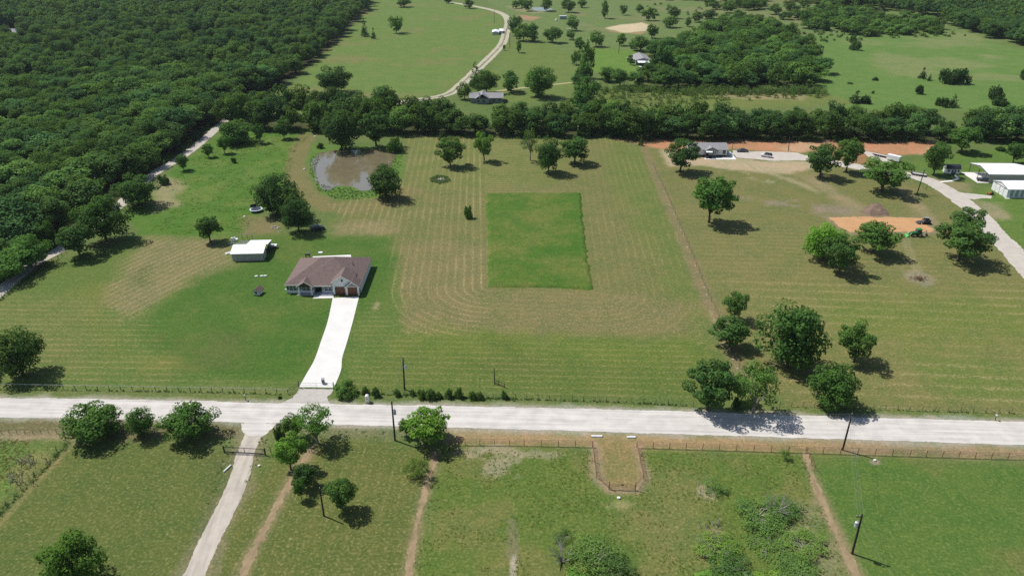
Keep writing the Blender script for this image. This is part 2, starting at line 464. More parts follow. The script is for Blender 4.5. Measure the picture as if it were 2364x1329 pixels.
# mowing and raking rows: a phase (in rows) and how strongly they show
RECT = WL([(1124,448),(1338,447),(1366,668),(1131,661)])
dR = sdf(X, Y, RECT)
def rows(mask, phase):
    sw[:] = np.where(mask > swm, phase, sw); swm[:] = np.maximum(swm, mask)
ctr = zone(HAY, None, 1.5, .3)*sstep(2600, 330, Y)
def lineside(p, q):
    L = math.hypot(q[0]-p[0], q[1]-p[1]); return ((X-p[0])*(q[1]-p[1]) - (Y-p[1])*(q[0]-p[0]))/L
dl_ = -lineside(RECT[3], RECT[0]); dr2 = lineside(RECT[2], RECT[1])
up_ = Y > RECT[0][1]
ph_ = np.where(up_ & (dl_ > 0), dl_/2.45, np.where(up_ & (dr2 > 0), dr2/2.45, dR/2.45))
st_ = np.where(dl_ > 0, .74, np.where(dr2 > 0, .34, np.where(Y > RECT[0][1], .42, .40)))
rows(ctr*st_*(.45+.65*sstep(.3,.7,N_md)), ph_)


rows(zone([(862,690),(930,776),(1590,788),(1660,840),(1640,925),(790,908),(830,700)], None, 2, .5)*.28, (Y-X*-.035)/2.3)
rows(zone([(1660,640),(2364,640),(2700,960),(1840,945),(1705,870)], None, 6, 2)*.42*(.4+.9*sstep(.35,.65,N_md)), (Y+X*.075)/4.4)
rows(zone([(1560,480),(2364,600),(2400,650),(1660,650)], None, 6, 2)*.28, (Y+X*.05)/2.9)
rows(zone([(0,690),(330,700),(420,860),(690,890),(-300,890)], None, 4, 2)*.38, (Y+X*.02)/2.4)
rows(zone([(340,550),(520,555),(560,605),(440,640),(380,690),(300,750),(235,700),(270,620)], None, 3, 1)*.7, (X*.80-Y*.42)/2.1)
rows(zone([(680,1040),(1000,1050),(930,1420),(480,1420)], None, 3, 1)*.14, (X*.95-Y*.05)/2.2)

lum = (colr*np.array([.3,.6,.1])).sum(1, keepdims=True)
colr[:] = colr*.96 + lum*.04*np.array([1.12, 1.02, .92])
gw = sstep(.92, 1.18, colr[:, 1]/np.maximum(colr[:, 0], 1e-4))[:, None]
colr[:] = colr*(1 + gw*np.array([-.035, .012, -.10]))
me = D.meshes.new('ground')
nr, nc = GX.shape
vv = np.zeros((len(X), 3)); vv[:, 0] = X; vv[:, 1] = Y
idx = np.arange(nr*nc).reshape(nr, nc)
ff = np.stack([idx[:-1,:-1], idx[:-1,1:], idx[1:,1:], idx[1:,:-1]], -1).reshape(-1, 4)
def fill_mesh(me, vv, ff):
    k = ff.shape[1]
    me.vertices.add(len(vv)); me.vertices.foreach_set('co', vv.astype(np.float32).ravel())
    me.loops.add(ff.size); me.loops.foreach_set('vertex_index', ff.astype(np.int32).ravel())
    me.polygons.add(len(ff)); me.polygons.foreach_set('loop_start', np.arange(0, ff.size, k, dtype=np.int32))
    me.polygons.foreach_set('loop_total', np.full(len(ff), k, np.int32))
    me.update(calc_edges=True)
fill_mesh(me, vv, ff)
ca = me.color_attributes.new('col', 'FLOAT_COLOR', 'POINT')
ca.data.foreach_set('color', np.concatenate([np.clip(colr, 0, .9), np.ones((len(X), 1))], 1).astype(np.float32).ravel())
for nm, ar in (('sw', sw), ('swm', swm), ('dry', dry), ('fl', fl)):
    a = me.attributes.new(nm, 'FLOAT', 'POINT'); a.data.foreach_set('value', ar.astype(np.float32))

def grass_nodes(t, base, dryf, rowf=None, rowm=None, flf=None):
    p = t.pos()
    n1 = t.noise(p, .11, 3.0); n2 = t.noise(p, .55, 3.0); n3 = t.noise(p, 1.9, 3.0, .6); n4 = t.noise(p, 5.5, 2.0, .6)
    green = t.mix(1.0, base, (.80, .93, .86), 'MULTIPLY')
    pale = t.mix(1.0, base, (1.30, 1.15, 1.22), 'MULTIPLY')
    c = t.mix(t.ramp(n1, .36, .64), green, base)
    c = t.mix(t.math('MULTIPLY', t.ramp(n2, .42, .70), .65), c, pale)
    straw = S(190, 172, 122)
    c = t.mix(t.math('MULTIPLY', t.math('MULTIPLY', t.ramp(n3, .50, .72), dryf), .62), c, straw)
    tuft = t.ramp(t.math('ADD', t.math('MULTIPLY', n3, .55), t.math('MULTIPLY', n4, .45)), .30, .66, .60, 1.26, False)
    if rowf is not None:
        ph = t.math('ADD', rowf, t.math('MULTIPLY', t.math('SUBTRACT', n2, .5), .42))
        l = t.math('COSINE', t.math('MULTIPLY', ph, 2*PI))
        ln = t.math('MULTIPLY', t.ramp(l, .62, .97), t.ramp(t.math('ADD', n3, t.math('MULTIPLY', n1, .5)), .62, .86))
        c = t.mix(t.math('MULTIPLY', t.math('MULTIPLY', ln, rowm), .85), c, S(196, 178, 130))
        wide = t.math('MULTIPLY', t.ramp(l, -1.0, 0.3), rowm)
        c = t.mix(t.math('MULTIPLY', wide, .16), c, S(176, 164, 112))
    if flf is not None:
        f = t.math('MULTIPLY', t.ramp(t.noise(p, 1.25, 1.0, .5), .70, .76), flf)
        c = t.mix(t.math('MULTIPLY', f, .6), c, S(222, 212, 176))
    g = t.n('CombineXYZ'); [t.set(g.inputs[i], tuft) for i in range(3)]
    c = t.mix(1.0, c, g.outputs[0], 'MULTIPLY')
    return c, n3, n4
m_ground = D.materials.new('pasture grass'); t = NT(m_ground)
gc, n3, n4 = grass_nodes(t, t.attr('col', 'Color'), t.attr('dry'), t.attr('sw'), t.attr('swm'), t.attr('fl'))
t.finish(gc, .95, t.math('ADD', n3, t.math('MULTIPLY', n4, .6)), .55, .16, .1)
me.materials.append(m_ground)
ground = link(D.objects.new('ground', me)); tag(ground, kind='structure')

# ---------------------------------------------------------------- sheets lying on the ground
def rag(pts, step=.8, jit=.25, seed=0, closed=True):
    """a finer outline with an uneven edge"""
    rr = np.random.default_rng(seed+77)
    out = []; n = len(pts)
    for i in range(n if closed else n-1):
        a, b = pts[i], pts[(i+1) % n]
        L = math.hypot(b[0]-a[0], b[1]-a[1]); k = max(1, int(L/step))
        for j in range(k):
            s = j/k
            nx, ny = -(b[1]-a[1])/max(L, 1e-6), (b[0]-a[0])/max(L, 1e-6)
            o = (rr.random()-.5)*1.2*jit + (vnoise(np.array([a[0]+(b[0]-a[0])*s]), np.array([a[1]+(b[1]-a[1])*s]), 3.5, seed)[0]-.5)*jit*2.2
            out.append((a[0]+(b[0]-a[0])*s+nx*o, a[1]+(b[1]-a[1])*s+ny*o))
    return out
def sheet(name, pts, m, z, jit=.25, step=.8, seed=0, kind='structure'):
    p = rag(pts, step, jit, seed) if jit else pts
    me = D.meshes.new(name)
    me.from_pydata([(x, y, z) for x, y in p], [], [tuple(range(len(p)))])
    me.materials.append(m); me.update()
    if me.polygons[0].normal.z < 0: me.flip_normals()
    o = link(D.objects.new(name, me)); tag(o, kind=kind)
    return o
def ribbon(line, widths):
    """outline of a lane from its centre line (ground points) and widths"""
    L, Rr = [], []
    n = len(line)
    for i, (x, y) in enumerate(line):
        a, b = line[max(0, i-1)], line[min(n-1, i+1)]
        dx, dy = b[0]-a[0], b[1]-a[1]; q = math.hypot(dx, dy)
        w = (widths[i] if hasattr(widths, '__len__') else widths)/2
        L.append((x-dy/q*w, y+dx/q*w)); Rr.append((x+dy/q*w, y-dx/q*w))
    return L + Rr[::-1]
def smooth_line(pts, k=5):
    out = []; n = len(pts)
    for i in range(n-1):
        p0, p1, p2, p3 = pts[max(0,i-1)], pts[i], pts[i+1], pts[min(n-1,i+2)]
        for j in range(k):
            s = j/k
            out.append(tuple(.5*((2*p1[d])+(-p0[d]+p2[d])*s+(2*p0[d]-5*p1[d]+4*p2[d]-p3[d])*s*s+(-p0[d]+3*p1[d]-3*p2[d]+p3[d])*s**3) for d in (0,1)))
    out.append(pts[-1]); return out
def gravel(name, c, ang=0.0, tracks=0.0, var=.09, stretch=.12, spacing=1.9):
    m = D.materials.new(name); t = NT(m)
    p = t.pos()
    mp = t.n('Mapping', vector_type='TEXTURE'); t.set(mp.inputs['Vector'], p); mp.inputs['Rotation'].default_value = (0, 0, ang); mp.inputs['Scale'].default_value = (1/stretch, 1, 1)
    a = t.noise(mp.outputs[0], 1.3, 3.0); b = t.noise(p, .35, 3.0); d = t.noise(p, 7.0, 2.0, .7)
    f = t.math('ADD', t.math('ADD', t.math('MULTIPLY', a, .45), t.math('MULTIPLY', b, .3)), t.math('MULTIPLY', d, .25))
    lo = tuple(x*(1-var*2.2) for x in c); hi = tuple(min(.9, x*(1+var)) for x in c)
    t.finish(t.mix(t.ramp(f, .32, .66), lo, hi), .95, t.math('ADD', a, t.math('MULTIPLY', d, .5)), .25, .05, .15)
    return m
m_gravel = gravel('pale road gravel', S(238, 233, 226, 1.06), ang=-.03, var=.12, stretch=.04)
m_apron = gravel('grey apron gravel', S(222, 216, 208), stretch=1)
m_conc = mat('bright new concrete', S(250, 248, 243, 1.12), .85, .06, .3, .2)
m_lane = gravel('lane gravel', S(222, 214, 202), ang=1.0, stretch=.3)
m_lane2 = gravel('grey lane gravel', S(230, 222, 210), ang=-.6, stretch=.3)

top = WL([(-60,918),(200,920),(440,925),(690,931),(1000,936),(1300,942),(1600,949),(1900,961),(2400,974)])
bot = WL([(-60,962),(200,966),(400,970),(560,975),(640,976),(1000,986),(1300,993),(1600,1003),(1900,1012),(2400,1029)])
def ext(a, b, d):
    L = math.hypot(a[0]-b[0], a[1]-b[1]); return (a[0]+(a[0]-b[0])/L*d, a[1]+(a[1]-b[1])/L*d)
road = sheet('road', [ext(top[0], top[2], 260)] + top + [ext(top[-1], top[-3], 260), ext(bot[-1], bot[-3], 260)] + bot[::-1] + [ext(bot[0], bot[2], 260)], m_gravel, .030, .16, .6, 1)
sheet('driveway_apron', WL([(690,896),(771,896),(768,906),(756,918),(762,936),(740,940),(640,935),(652,928),(676,918),(688,906)]), m_apron, .022, .22, .5, 2)
dl = smooth_line(WL([(768,688),(757,740),(742,785),(726,830),(708,862),(690,894)]))
dr_ = smooth_line(WL([(829,684),(815,740),(801,790),(790,826),(787,855),(771,894)]))
sheet('concrete_driveway', dl + dr_[::-1], m_conc, .05, 0)
sheet('front_walk', WL([(722,689),(729,676),(742,672),(770,672),(770,688)]), m_conc, .044, 0)
sheet('back_patio', WL([(722,592),(810,588),(812,600),(722,606)]), m_conc, .044, 0)
# lane along the wood
sheet('gravel_lane', ribbon(smooth_line(WL([(-300,800),(-60,712),(20,655),(80,607),(135,578),(210,526),(285,466),(340,412),(400,374),(450,340),(505,292),(540,262)])), 4.4), m_lane, .018, .18, .8, 3)
# lane to the sheds on the right
sheet('side_lane', ribbon(smooth_line(WL([(1690,352),(1740,357),(1800,357),(1870,366),(1950,380),(2040,396),(2120,409),(2180,436),(2240,480),(2300,540),(2364,610),(2480,740)])), 7.2), m_lane2, .018, .35, .8, 4)
sheet('parking_pad', WL([(1694,350),(1760,350),(1840,352),(1870,362),(1860,370),(1790,372),(1700,364)]), m_lane2, .024, .4, .8, 5)
sheet('lane_spur', WL([(2200,440),(2235,446),(2290,452),(2288,458),(2230,460),(2215,464)]), m_lane2, .012, .5, .8, 6)
sheet('trailer_pad', WL([(1990,349),(2016,352),(2070,372),(2050,376),(2010,366)]), m_lane2, .012, .5, .8, 7)
# track into the near paddock
sheet('ranch_track', ribbon(smooth_line(WL([(590,972),(587,990),(577,1020),(566,1048),(556,1090),(538,1140),(513,1190),(488,1240),(465,1290),(440,1345),(410,1420)])), 3.6), gravel('track gravel', S(224, 214, 200), math.atan2(W(590,972)[1]-W(440,1345)[1], W(590,972)[0]-W(440,1345)[0]), var=.12, stretch=.1), .014, .2, .4, 8)
sheet('track_mouth', WL([(556,976),(640,977),(628,990),(606,1004),(570,1004),(556,992)]), m_gravel, .021, .35, .5, 9)
# pale two-rut farm lane far off
fl_ = smooth_line(WL([(1040,6),(1095,15),(1140,25),(1165,36),(1173,52),(1168,75),(1160,100),(1140,124),(1100,162),(1070,190),(1045,212),(1020,222),(980,228),(930,236),(870,245)]))
sheet('farm_lane', ribbon(fl_, 6.5), gravel('farm lane gravel', S(214, 208, 182), 1, stretch=1), .05, .3, 1.5, 10)
sheet('farm_lane_median', ribbon(fl_[18:], 1.3), mat('lane centre weeds', S(150, 146, 118), .9), .09, .3, 2, 11)
sheet('farm_track', ribbon(WL([(1145,211),(1200,204),(1320,191)]), 3.2), mat('worn track soil', S(190, 184, 134), .9), .05, .3, 1.5, 12)
# worn cow paths
m_path = gravel('trodden soil', S(182, 160, 126), 1.4, var=.14, stretch=.4)
sheet('dirt_path', ribbon(smooth_line(WL([(715,1035),(690,1085),(660,1130),(625,1200),(590,1260),(555,1340),(520,1420)])), 1.25), m_path, .012, .45, .4, 13)
sheet('dirt_path', ribbon(smooth_line(WL([(1003,1046),(1000,1075),(985,1120),(970,1180),(955,1250),(940,1340),(925,1420)])), 1.1), m_path, .012, .4, .4, 14)
sheet('dirt_path', ribbon(smooth_line(WL([(1860,1046),(1874,1090),(1895,1150),(1925,1220),(1955,1280),(1985,1345),(2010,1420)])), 1.1), m_path, .012, .4, .4, 15)
# graded building pad
sheet('dirt_pad', WL([(1915,503),(1990,501),(2130,503),(2135,515),(2155,528),(2150,536),(1965,536),(1935,522)]), gravel('orange clay', S(232, 182, 132), 0, var=.1, stretch=.25), .02, .5, .8, 16)
# pond
def water_mat(name, c):
    m = D.materials.new(name); t = NT(m); p = t.pos()
    n = t.noise(p, .25, 3.0)
    t.finish(t.mix(t.ramp(n, .35, .65), tuple(x*.92 for x in c), tuple(x*1.06 for x in c)), .10, t.noise(p, 1.6, 2.0), .03, .02, .5, **{'IOR': 1.33, 'Coat Weight': 1.0, 'Coat Roughness': .03, 'Coat IOR': 1.7})
    return m
m_pond = water_mat('muddy pond water', S(152, 141, 110))
sheet('pond_water', WL([(735,354),(772,347),(830,347),(868,345),(912,349),(916,358),(905,380),(880,400),(868,422),(862,438),(835,440),(812,430),(780,430),(750,441),(730,420),(722,395),(718,372)]), m_pond, .03, .5, 1.0, 17)
sheet('pond_water', WL([(1228,18),(1262,17),(1278,22),(1260,26),(1232,25)]), m_pond, .06, .5, 3, 18)

# uncut stand of grass in the middle of the hay field
m_tall = D.materials.new('uncut grass'); t = NT(m_tall)
v = t.noise(t.pos(), .06, 4.0, .65)
c, n3, n4 = grass_nodes(t, t.mix(t.ramp(v, .38, .62), S(92, 132, 50), S(126, 141, 68)), t.math('ADD', 0.10, 0.0))
t.finish(c, .9, t.math('ADD', n3, n4), .8, .22, .1)
def tall_patch(name, px, h, step, seed):
    poly = WL(px); xs = [p[0] for p in poly]; ys = [p[1] for p in poly]
    gx = np.arange(min(xs)-1, max(xs)+1, step); gy_ = np.arange(min(ys)-1, max(ys)+1, step)
    A, B = np.meshgrid(gx, gy_); a, b = A.ravel(), B.ravel()
    dd = sdf(a, b, poly) + (vnoise(a, b, 2.2, seed)-.5)*.9
    rr = np.random.default_rng(seed)
    z = sstep(.35, -.35, dd)*(h*(.72 + .38*fbm(a, b, 3, seed+3) + .28*(rr.random(len(a))-.5))) - .03
    V = np.stack([a + (rr.random(len(a))-.5)*step*.5, b + (rr.random(len(a))-.5)*step*.5, z], 1)
    id2 = np.arange(len(a)).reshape(A.shape)
    F = np.stack([id2[:-1,:-1], id2[:-1,1:], id2[1:,1:], id2[1:,:-1]], -1).reshape(-1, 4)
    F = F[(dd[F] < .7).any(1)]
    me = D.meshes.new(name); fill_mesh(me, V, F); me.materials.append(m_tall)
    return tag(link(D.objects.new(name, me)), kind='stuff')
tag(tall_patch('tall_grass', [(1124,448),(1230,447),(1338,447),(1346,520),(1355,600),(1366,668),(1300,664),(1230,663),(1131,661),(1128,560)], .55, .45, 5), 'uncut rectangle of tall green grass in the mown hay field', 'grass')
# ---------------------------------------------------------------- trees
def leaf_mat(name, c, trans=.38, rv=.14):
    m = D.materials.new(name); t = NT(m)
    oi = t.n('ObjectInfo')
    a = t.attr('tint')
    base = t.mix(t.ramp(a, 0, 1, 0, 1, False), tuple(x*(.72) for x in c), (c[0]*1.38, c[1]*1.26, c[2]*1.12))
    r = oi.outputs['Random']
    base = t.mix(r, t.mix(1.0, base, (1-rv*1.0, 1-rv*.62, 1.02-rv*.2), 'MULTIPLY'), t.mix(1.0, base, (1+rv*1.2, 1+rv*.75, 1-rv*.25), 'MULTIPLY'))
    base = t.mix(1.0, base, oi.outputs['Color'], 'MULTIPLY')
    d = t.n('BsdfDiffuse'); t.set(d.inputs[0], base)
    tr = t.n('BsdfTranslucent'); t.set(tr.inputs[0], t.mix(1.0, base, (1.25, 1.15, .6), 'MULTIPLY'))
    mx = t.n('MixShader'); mx.inputs[0].default_value = trans
    t.t.links.new(d.outputs[0], mx.inputs[1]); t.t.links.new(tr.outputs[0], mx.inputs[2])
    o = t.n('OutputMaterial'); t.t.links.new(mx.outputs[0], o.inputs[0])
    return m
LEAF = (.060, .112, .034)
m_oak = leaf_mat('oak leaves', (.092, .184, .058))
m_elm = leaf_mat('elm leaves', (.104, .200, .062))
m_cedar = leaf_mat('cedar foliage', (.058, .108, .048), .15)
m_mesq = leaf_mat('mesquite leaves', (.120, .205, .072), .4)
m_brush = leaf_mat('brush leaves', (.092, .172, .058))
m_wood = leaf_mat('woodland leaves', (.100, .204, .074), rv=.27)
m_bark = mat('grey brown bark', (.115, .09, .07), .9, .3, 2.0, .1)
m_twig = mat('weathered branches', (.27, .25, .225), .9, .2, 2.0, .1)

def quads(cent, nrm, size, rng, elong=1.0):
    """leaf sprays: one uneven diamond each"""
    n = len(cent)
    ref = rng.normal(size=(n, 3)); u = np.cross(nrm, ref); u /= np.linalg.norm(u, axis=1)[:, None]+1e-9
    w = np.cross(nrm, u)
    s = size*(.6 + .8*rng.random(n))[:, None]
    a = .5*s*(.8+.4*rng.random((n,1)))*elong; b = .36*s*(.7+.6*rng.random((n,1)))
    off = (rng.random((n,1))-.5)*.3*s
    bend = nrm*s*.14
    V = np.stack([cent-u*a-bend, cent-w*b+u*off, cent+u*a-bend, cent+w*b+u*off], 1).reshape(-1, 3)
    F = np.arange(4*n).reshape(-1, 4)
    return V, F
def leaf_obj_mesh(name, V, F, tint, m):
    me = D.meshes.new(name); fill_mesh(me, V, F); me.materials.append(m)
    a = me.attributes.new('tint', 'FLOAT', 'POINT'); a.data.foreach_set('value', np.repeat(tint, 4).astype(np.float32))
    return me

PROTO = {}
def make_proto(key, seed, r, h, clear=.22, nb=34, nl=4200, leaf=.44, style='oak', m=None, flat=.5, bark=None, limbs=7, spread=.55, gap=.0, trunk_r=None, core=.0):
    rng = np.random.default_rng(seed); py = random.Random(seed)
    z0 = clear*h; b = (h-z0)/2; zc = z0 + b
    # clump centres through the crown, biased to its shell
    C, Rr = [], []
    lob = rng.normal(size=(5, 3)); lob /= np.linalg.norm(lob, axis=1)[:, None]
    lam = rng.uniform(-.24, .26, 5)
    k = 0
    while len(C) < nb and k < 4000:
        k += 1
        v = rng.normal(size=3); v /= np.linalg.norm(v)
        q = rng.random()**(.38)
        if style == 'cedar':
            z = rng.random()**1.25; rad = (1-z)**.8*.86 + .06
            a = rng.random()*2*PI; p = np.array([math.cos(a)*rad*r*q, math.sin(a)*rad*r*q, z0 + z*(h-z0)*.96])
            rb = r*(.34*(1-z)+.14)
        else:
            g = 1 + sum(l*max(0, float(v@d))**2 for l, d in zip(lam, lob))
            if style == 'bush': v[2] = abs(v[2])*1.0-.15
            if style == 'mesq' and v[2] < -.6: continue
            sc = .80*g*q
            p = np.array([v[0]*r*sc, v[1]*r*sc, zc + v[2]*b*sc*(1.06 if v[2] > 0 else 1.0)])
            if style == 'elm': p[2] = zc + (p[2]-zc)*1.0 + .04*b*(np.hypot(p[0], p[1])/r)
            if style == 'bush': p[2] = max(.15*h, z0 + .18*h + max(0, v[2])*h*.62*sc)
            rb = r*rng.uniform(.20, .34)*(.80 if style in ('elm', 'mesq') else 1.0)
        if style != 'cedar' and any(np.linalg.norm(p-c) < .62*(rb+q2)*.75 for c, q2 in zip(C, Rr)): 
            if py.random() < .75: continue
        C.append(p); Rr.append(rb)
    C, Rr = np.array(C), np.array(Rr)
    wgt = Rr**2; cnt = np.maximum(8, (nl*wgt/wgt.sum())).astype(int)
    cs, ns, ts = [], [], []
    for i in range(len(C)):
        n = cnt[i]
        d = rng.normal(size=(n, 3)); d /= np.linalg.norm(d, axis=1)[:, None]
        rad = Rr[i]*(.55 + .5*rng.random(n)**.6)
        fl_ = np.array([1.0, 1.0, .62 if style in ('elm', 'mesq') else .8])
        p = C[i] + d*rad[:, None]*fl_
        low = p[:, 2] < max(.12, z0*.6)
        out = p - np.array([0, 0, zc*.7]); out /= np.linalg.norm(out, axis=1)[:, None]+1e-9
        nn = d*.55 + out*.35 + np.array([0, 0, .45]) + rng.normal(size=(n, 3))*.42
        nn /= np.linalg.norm(nn, axis=1)[:, None]
        keep = ~low
        if gap: keep &= rng.random(n) > gap
        cs.append(p[keep]); ns.append(nn[keep])
        ts.append(np.clip(rng.normal(.45, .16) + rng.normal(size=keep.sum())*.16, 0, 1))
    cs, ns, ts = np.concatenate(cs), np.concatenate(ns), np.concatenate(ts)
    V, F = quads(cs, ns, leaf, rng)
    crown = leaf_obj_mesh('crown', V, F, ts, m)
    # trunk and limbs
    mb = MB(); tr = trunk_r or .027*h
    lean = np.array([py.uniform(-.04, .04)*h, py.uniform(-.04, .04)*h])
    fork = z0*(.75 if style in ('elm', 'mesq') else 1.0) + .06*h
    if style == 'bush' or style == 'mesq': fork = .08*h
    top = (lean[0], lean[1], zc + .35*b)
    if style in ('oak', 'wood', 'cedar'):
        mb.tube([(0,0,-.2), (lean[0]*.3, lean[1]*.3, fork), top], [tr*1.25, tr*.85, tr*.18], 7)
    else:
        mb.tube([(0,0,-.2), (lean[0]*.3, lean[1]*.3, fork)], [tr*1.2, tr*.9], 7)
    order = np.argsort(-np.linalg.norm(C[:, :2], axis=1)) if style != 'cedar' else []
    sel = list(order[:limbs*2:2])[:limbs] if limbs else []
    f = np.array([lean[0]*.3, lean[1]*.3, fork])
    for i in sel:
        c = C[i]
        st = f + np.array([0, 0, py.uniform(-.06, .12)*h])
        st[2] = max(st[2], .05)
        mid = st*.5 + c*.5 + np.array([py.uniform(-.08,.08)*r, py.uniform(-.08,.08)*r, py.uniform(.02,.12)*h])
        mb.tube([st, st*.7+mid*.3+np.array([0,0,.03*h]), mid, c], [tr*.62, tr*.5, tr*.34, tr*.10], 5)
        if style in ('elm', 'mesq'):
            j = int(np.argmin(np.linalg.norm(C - c, axis=1) + (np.arange(len(C)) == i)*99))
            mb.tube([mid, (mid + C[j])/2 + np.array([0,0,.02*h]), C[j]], [tr*.28, tr*.2, tr*.06], 4)
    to = mb.build('trunk', bark or m_bark, None, True)
    tm = to.data; D.objects.remove(to)
    re_ = float(np.mean([np.ptp(np.percentile(cs[:, 0]*math.cos(q) + cs[:, 1]*math.sin(q), (.4, 99.6)))/2 for q in np.linspace(0, 3, 9)])) + leaf*.3; he_ = float(np.percentile(cs[:, 2], 99.5))
    PROTO[key] = (crown, tm, re_, he_, clear)
    return key

for i in range(5): make_proto('oak%d' % i, 100+i, 6.0, 10.5, .04 + .03*(i % 3), 46, 6400, .50, 'oak', m_oak)
for i in range(5): make_proto('elm%d' % i, 200+i, 5.0, 9.0, .10 + .03*(i % 2), 44, 4700, .42, 'elm', m_elm, limbs=9)
make_proto('airy0', 220, 5.0, 9.5, .20, 26, 1500, .36, 'elm', m_elm, limbs=12, bark=m_twig)
make_proto('airy1', 221, 5.5, 10, .12, 42, 2600, .40, 'elm', m_elm, limbs=14, bark=m_twig)
for i in range(2): make_proto('cedar%d' % i, 240+i, 2.4, 6.5, .03, 30, 1500, .36, 'cedar', m_cedar, limbs=0)
for i in range(4): make_proto('bush%d' % i, 260+i, 2.6, 3.0, .0, 22, 1700, .34, 'bush', m_brush, limbs=5, trunk_r=.07)
for i in range(3): make_proto('mesq%d' % i, 280+i, 4.6, 4.4, .06, 30, 3000, .25, 'mesq', m_mesq, limbs=14, bark=m_twig, trunk_r=.13, gap=.05)
for i in range(6): make_proto('wood%d' % i, 300+i, 5.6, 12.5, .05 + .03*(i % 3), 38, 4200, .58, 'wood', m_wood, limbs=3)
for i in range(5): make_proto('farw%d' % i, 320+i, 5.4, 12.0, .25, 24, 1100, .95, 'wood', m_wood, limbs=0)
for i in range(3): make_proto('midt%d' % i, 340+i, 5.0, 9.0, .03, 28, 1900, .66, 'oak', m_elm, limbs=4)

def solve_h(X_, Y_, ytop, a, clear):
    dist = math.hypot(X_, Y_); th = math.atan2(CAM_H-5, dist); s = ppm(X_, Y_)
    py0 = pix(X_, Y_, 0)[1]
    lo, hi = .4, 30.0
    for _ in range(40):
        h = (lo+hi)/2
        b = (1-clear)*h/2; zc = (1+clear)*h/2
        up = (zc*math.cos(th) + math.sqrt((a*math.sin(th))**2*.8 + (b*math.cos(th))**2))*s
        if py0-up > ytop: lo = h
        else: hi = h
    return lo
PC = [0]
def plant(name, x, y, key, rw, h, label, cat='tree', group=None, color=None, rz=None, parts=True):
    crown, tm, r, h0, cl = PROTO[key]
    PC[0] += 1
    if rz is None: rz = random.Random(PC[0]*7).uniform(0, 6.28)
    root = thing(name, label, cat, (x, y, 0), rz, group)
    root.scale = (rw/r, rw/r, h/h0)
    tint = color or (1, 1, 1)
    c = D.objects.new('crown', crown); link(c, root); c.color = tuple(tint) + (1,)
    if parts: link(D.objects.new('trunk', tm), root)
    return root
def tree(name, px, py, ytop, wpx, kind, label, cat='tree', group=None, color=None, dx=0):
    """px, py: foot of the trunk; ytop: top of the crown; wpx: crown width, all in survey points"""
    x, y = W(px, py)
    rw = wpx/2/ppm(x, y)*.99
    key = kind if kind in PROTO else kind + '0'
    h = solve_h(x, y, ytop, rw, PROTO[key][4])
    return plant(name, x, y, key, rw, h, label, cat, group, color)

BR = (1.45, 1.55, 1.0); DK = (.78, .82, .85); LT = (1.25, 1.3, 1.1)
T = tree
# left and near left
T('oak_tree', 55, 866, 757, 110, 'oak0', 'dark round oak at the left edge casting its shadow over the pipe fence', color=DK)
T('oak_tree', -62, 862, 770, 100, 'oak1', 'oak just outside the left edge whose shadow touches the lawn', color=DK)
T('roadside_tree', 222, 1006, 932, 124, 'oak3', 'wide green tree by the road, left of the narrower one in the row of three', group='three trees on the near side of the gravel road', color=(1.1,1.15,.9))
T('roadside_tree', 328, 1004, 939, 66, 'oak0', 'narrow tree between two wide ones beside the gravel road', group='three trees on the near side of the gravel road', color=(1.1,1.15,.95))
T('roadside_tree', 440, 1008, 930, 120, 'oak2', 'wide tree nearest the gravel track in the row of three by the road', group='three trees on the near side of the gravel road', color=(1.05,1.15,.9))
T('roadside_tree', 733, 1022, 937, 88, 'airy1', 'taller ragged tree right of the track mouth beside the road', color=(1.3,1.45,.95))
T('roadside_tree', 680, 1010, 957, 52, 'elm4', 'rounded tree left of the taller ragged one at the track mouth', color=(1.0,1.1,.9))
T('shrub', 646, 1014, 978, 26, 'bush0', 'small dark shrub right of the track mouth', 'shrub', color=DK)
T('mesquite_tree', 672, 1084, 1003, 76, 'elm3', 'light green feathery tree right of the black track gate', color=(1.65,1.75,1.1))
T('young_tree', 708, 1122, 1071, 50, 'elm1', 'small dark tree between the light feathery one and the unlit yard pole', color=(.9,.95,.9))
T('young_tree', 696, 1152, 1108, 28, 'elm4', 'slim little tree at the edge of the left dirt path', color=(1.2,1.3,1))
T('young_tree', 793, 1178, 1105, 72, 'elm0', 'round tree right of the leaning bare pole in the near paddock', color=(.95,1.05,.95))
T('feathery_shrub', 962, 1102, 1057, 64, 'mesq1', 'light green feathery shrub left of the middle dirt path', 'shrub', color=(1.15,1.2,.9))
T('roadside_tree', 985, 1022, 948, 104, 'elm4', 'bright green tree right of the transformer pole on the near verge', color=(1.4,1.55,.95))
T('young_tree', 938, 1006, 968, 34, 'elm2', 'small tree against the left side of the bright green verge tree', color=(1.1,1.2,.95))
T('oak_tree', 182, 1348, 1229, 136, 'oak2', 'big dark tree cut by the bottom edge in the left paddock', color=(1.05,1.15,.85))
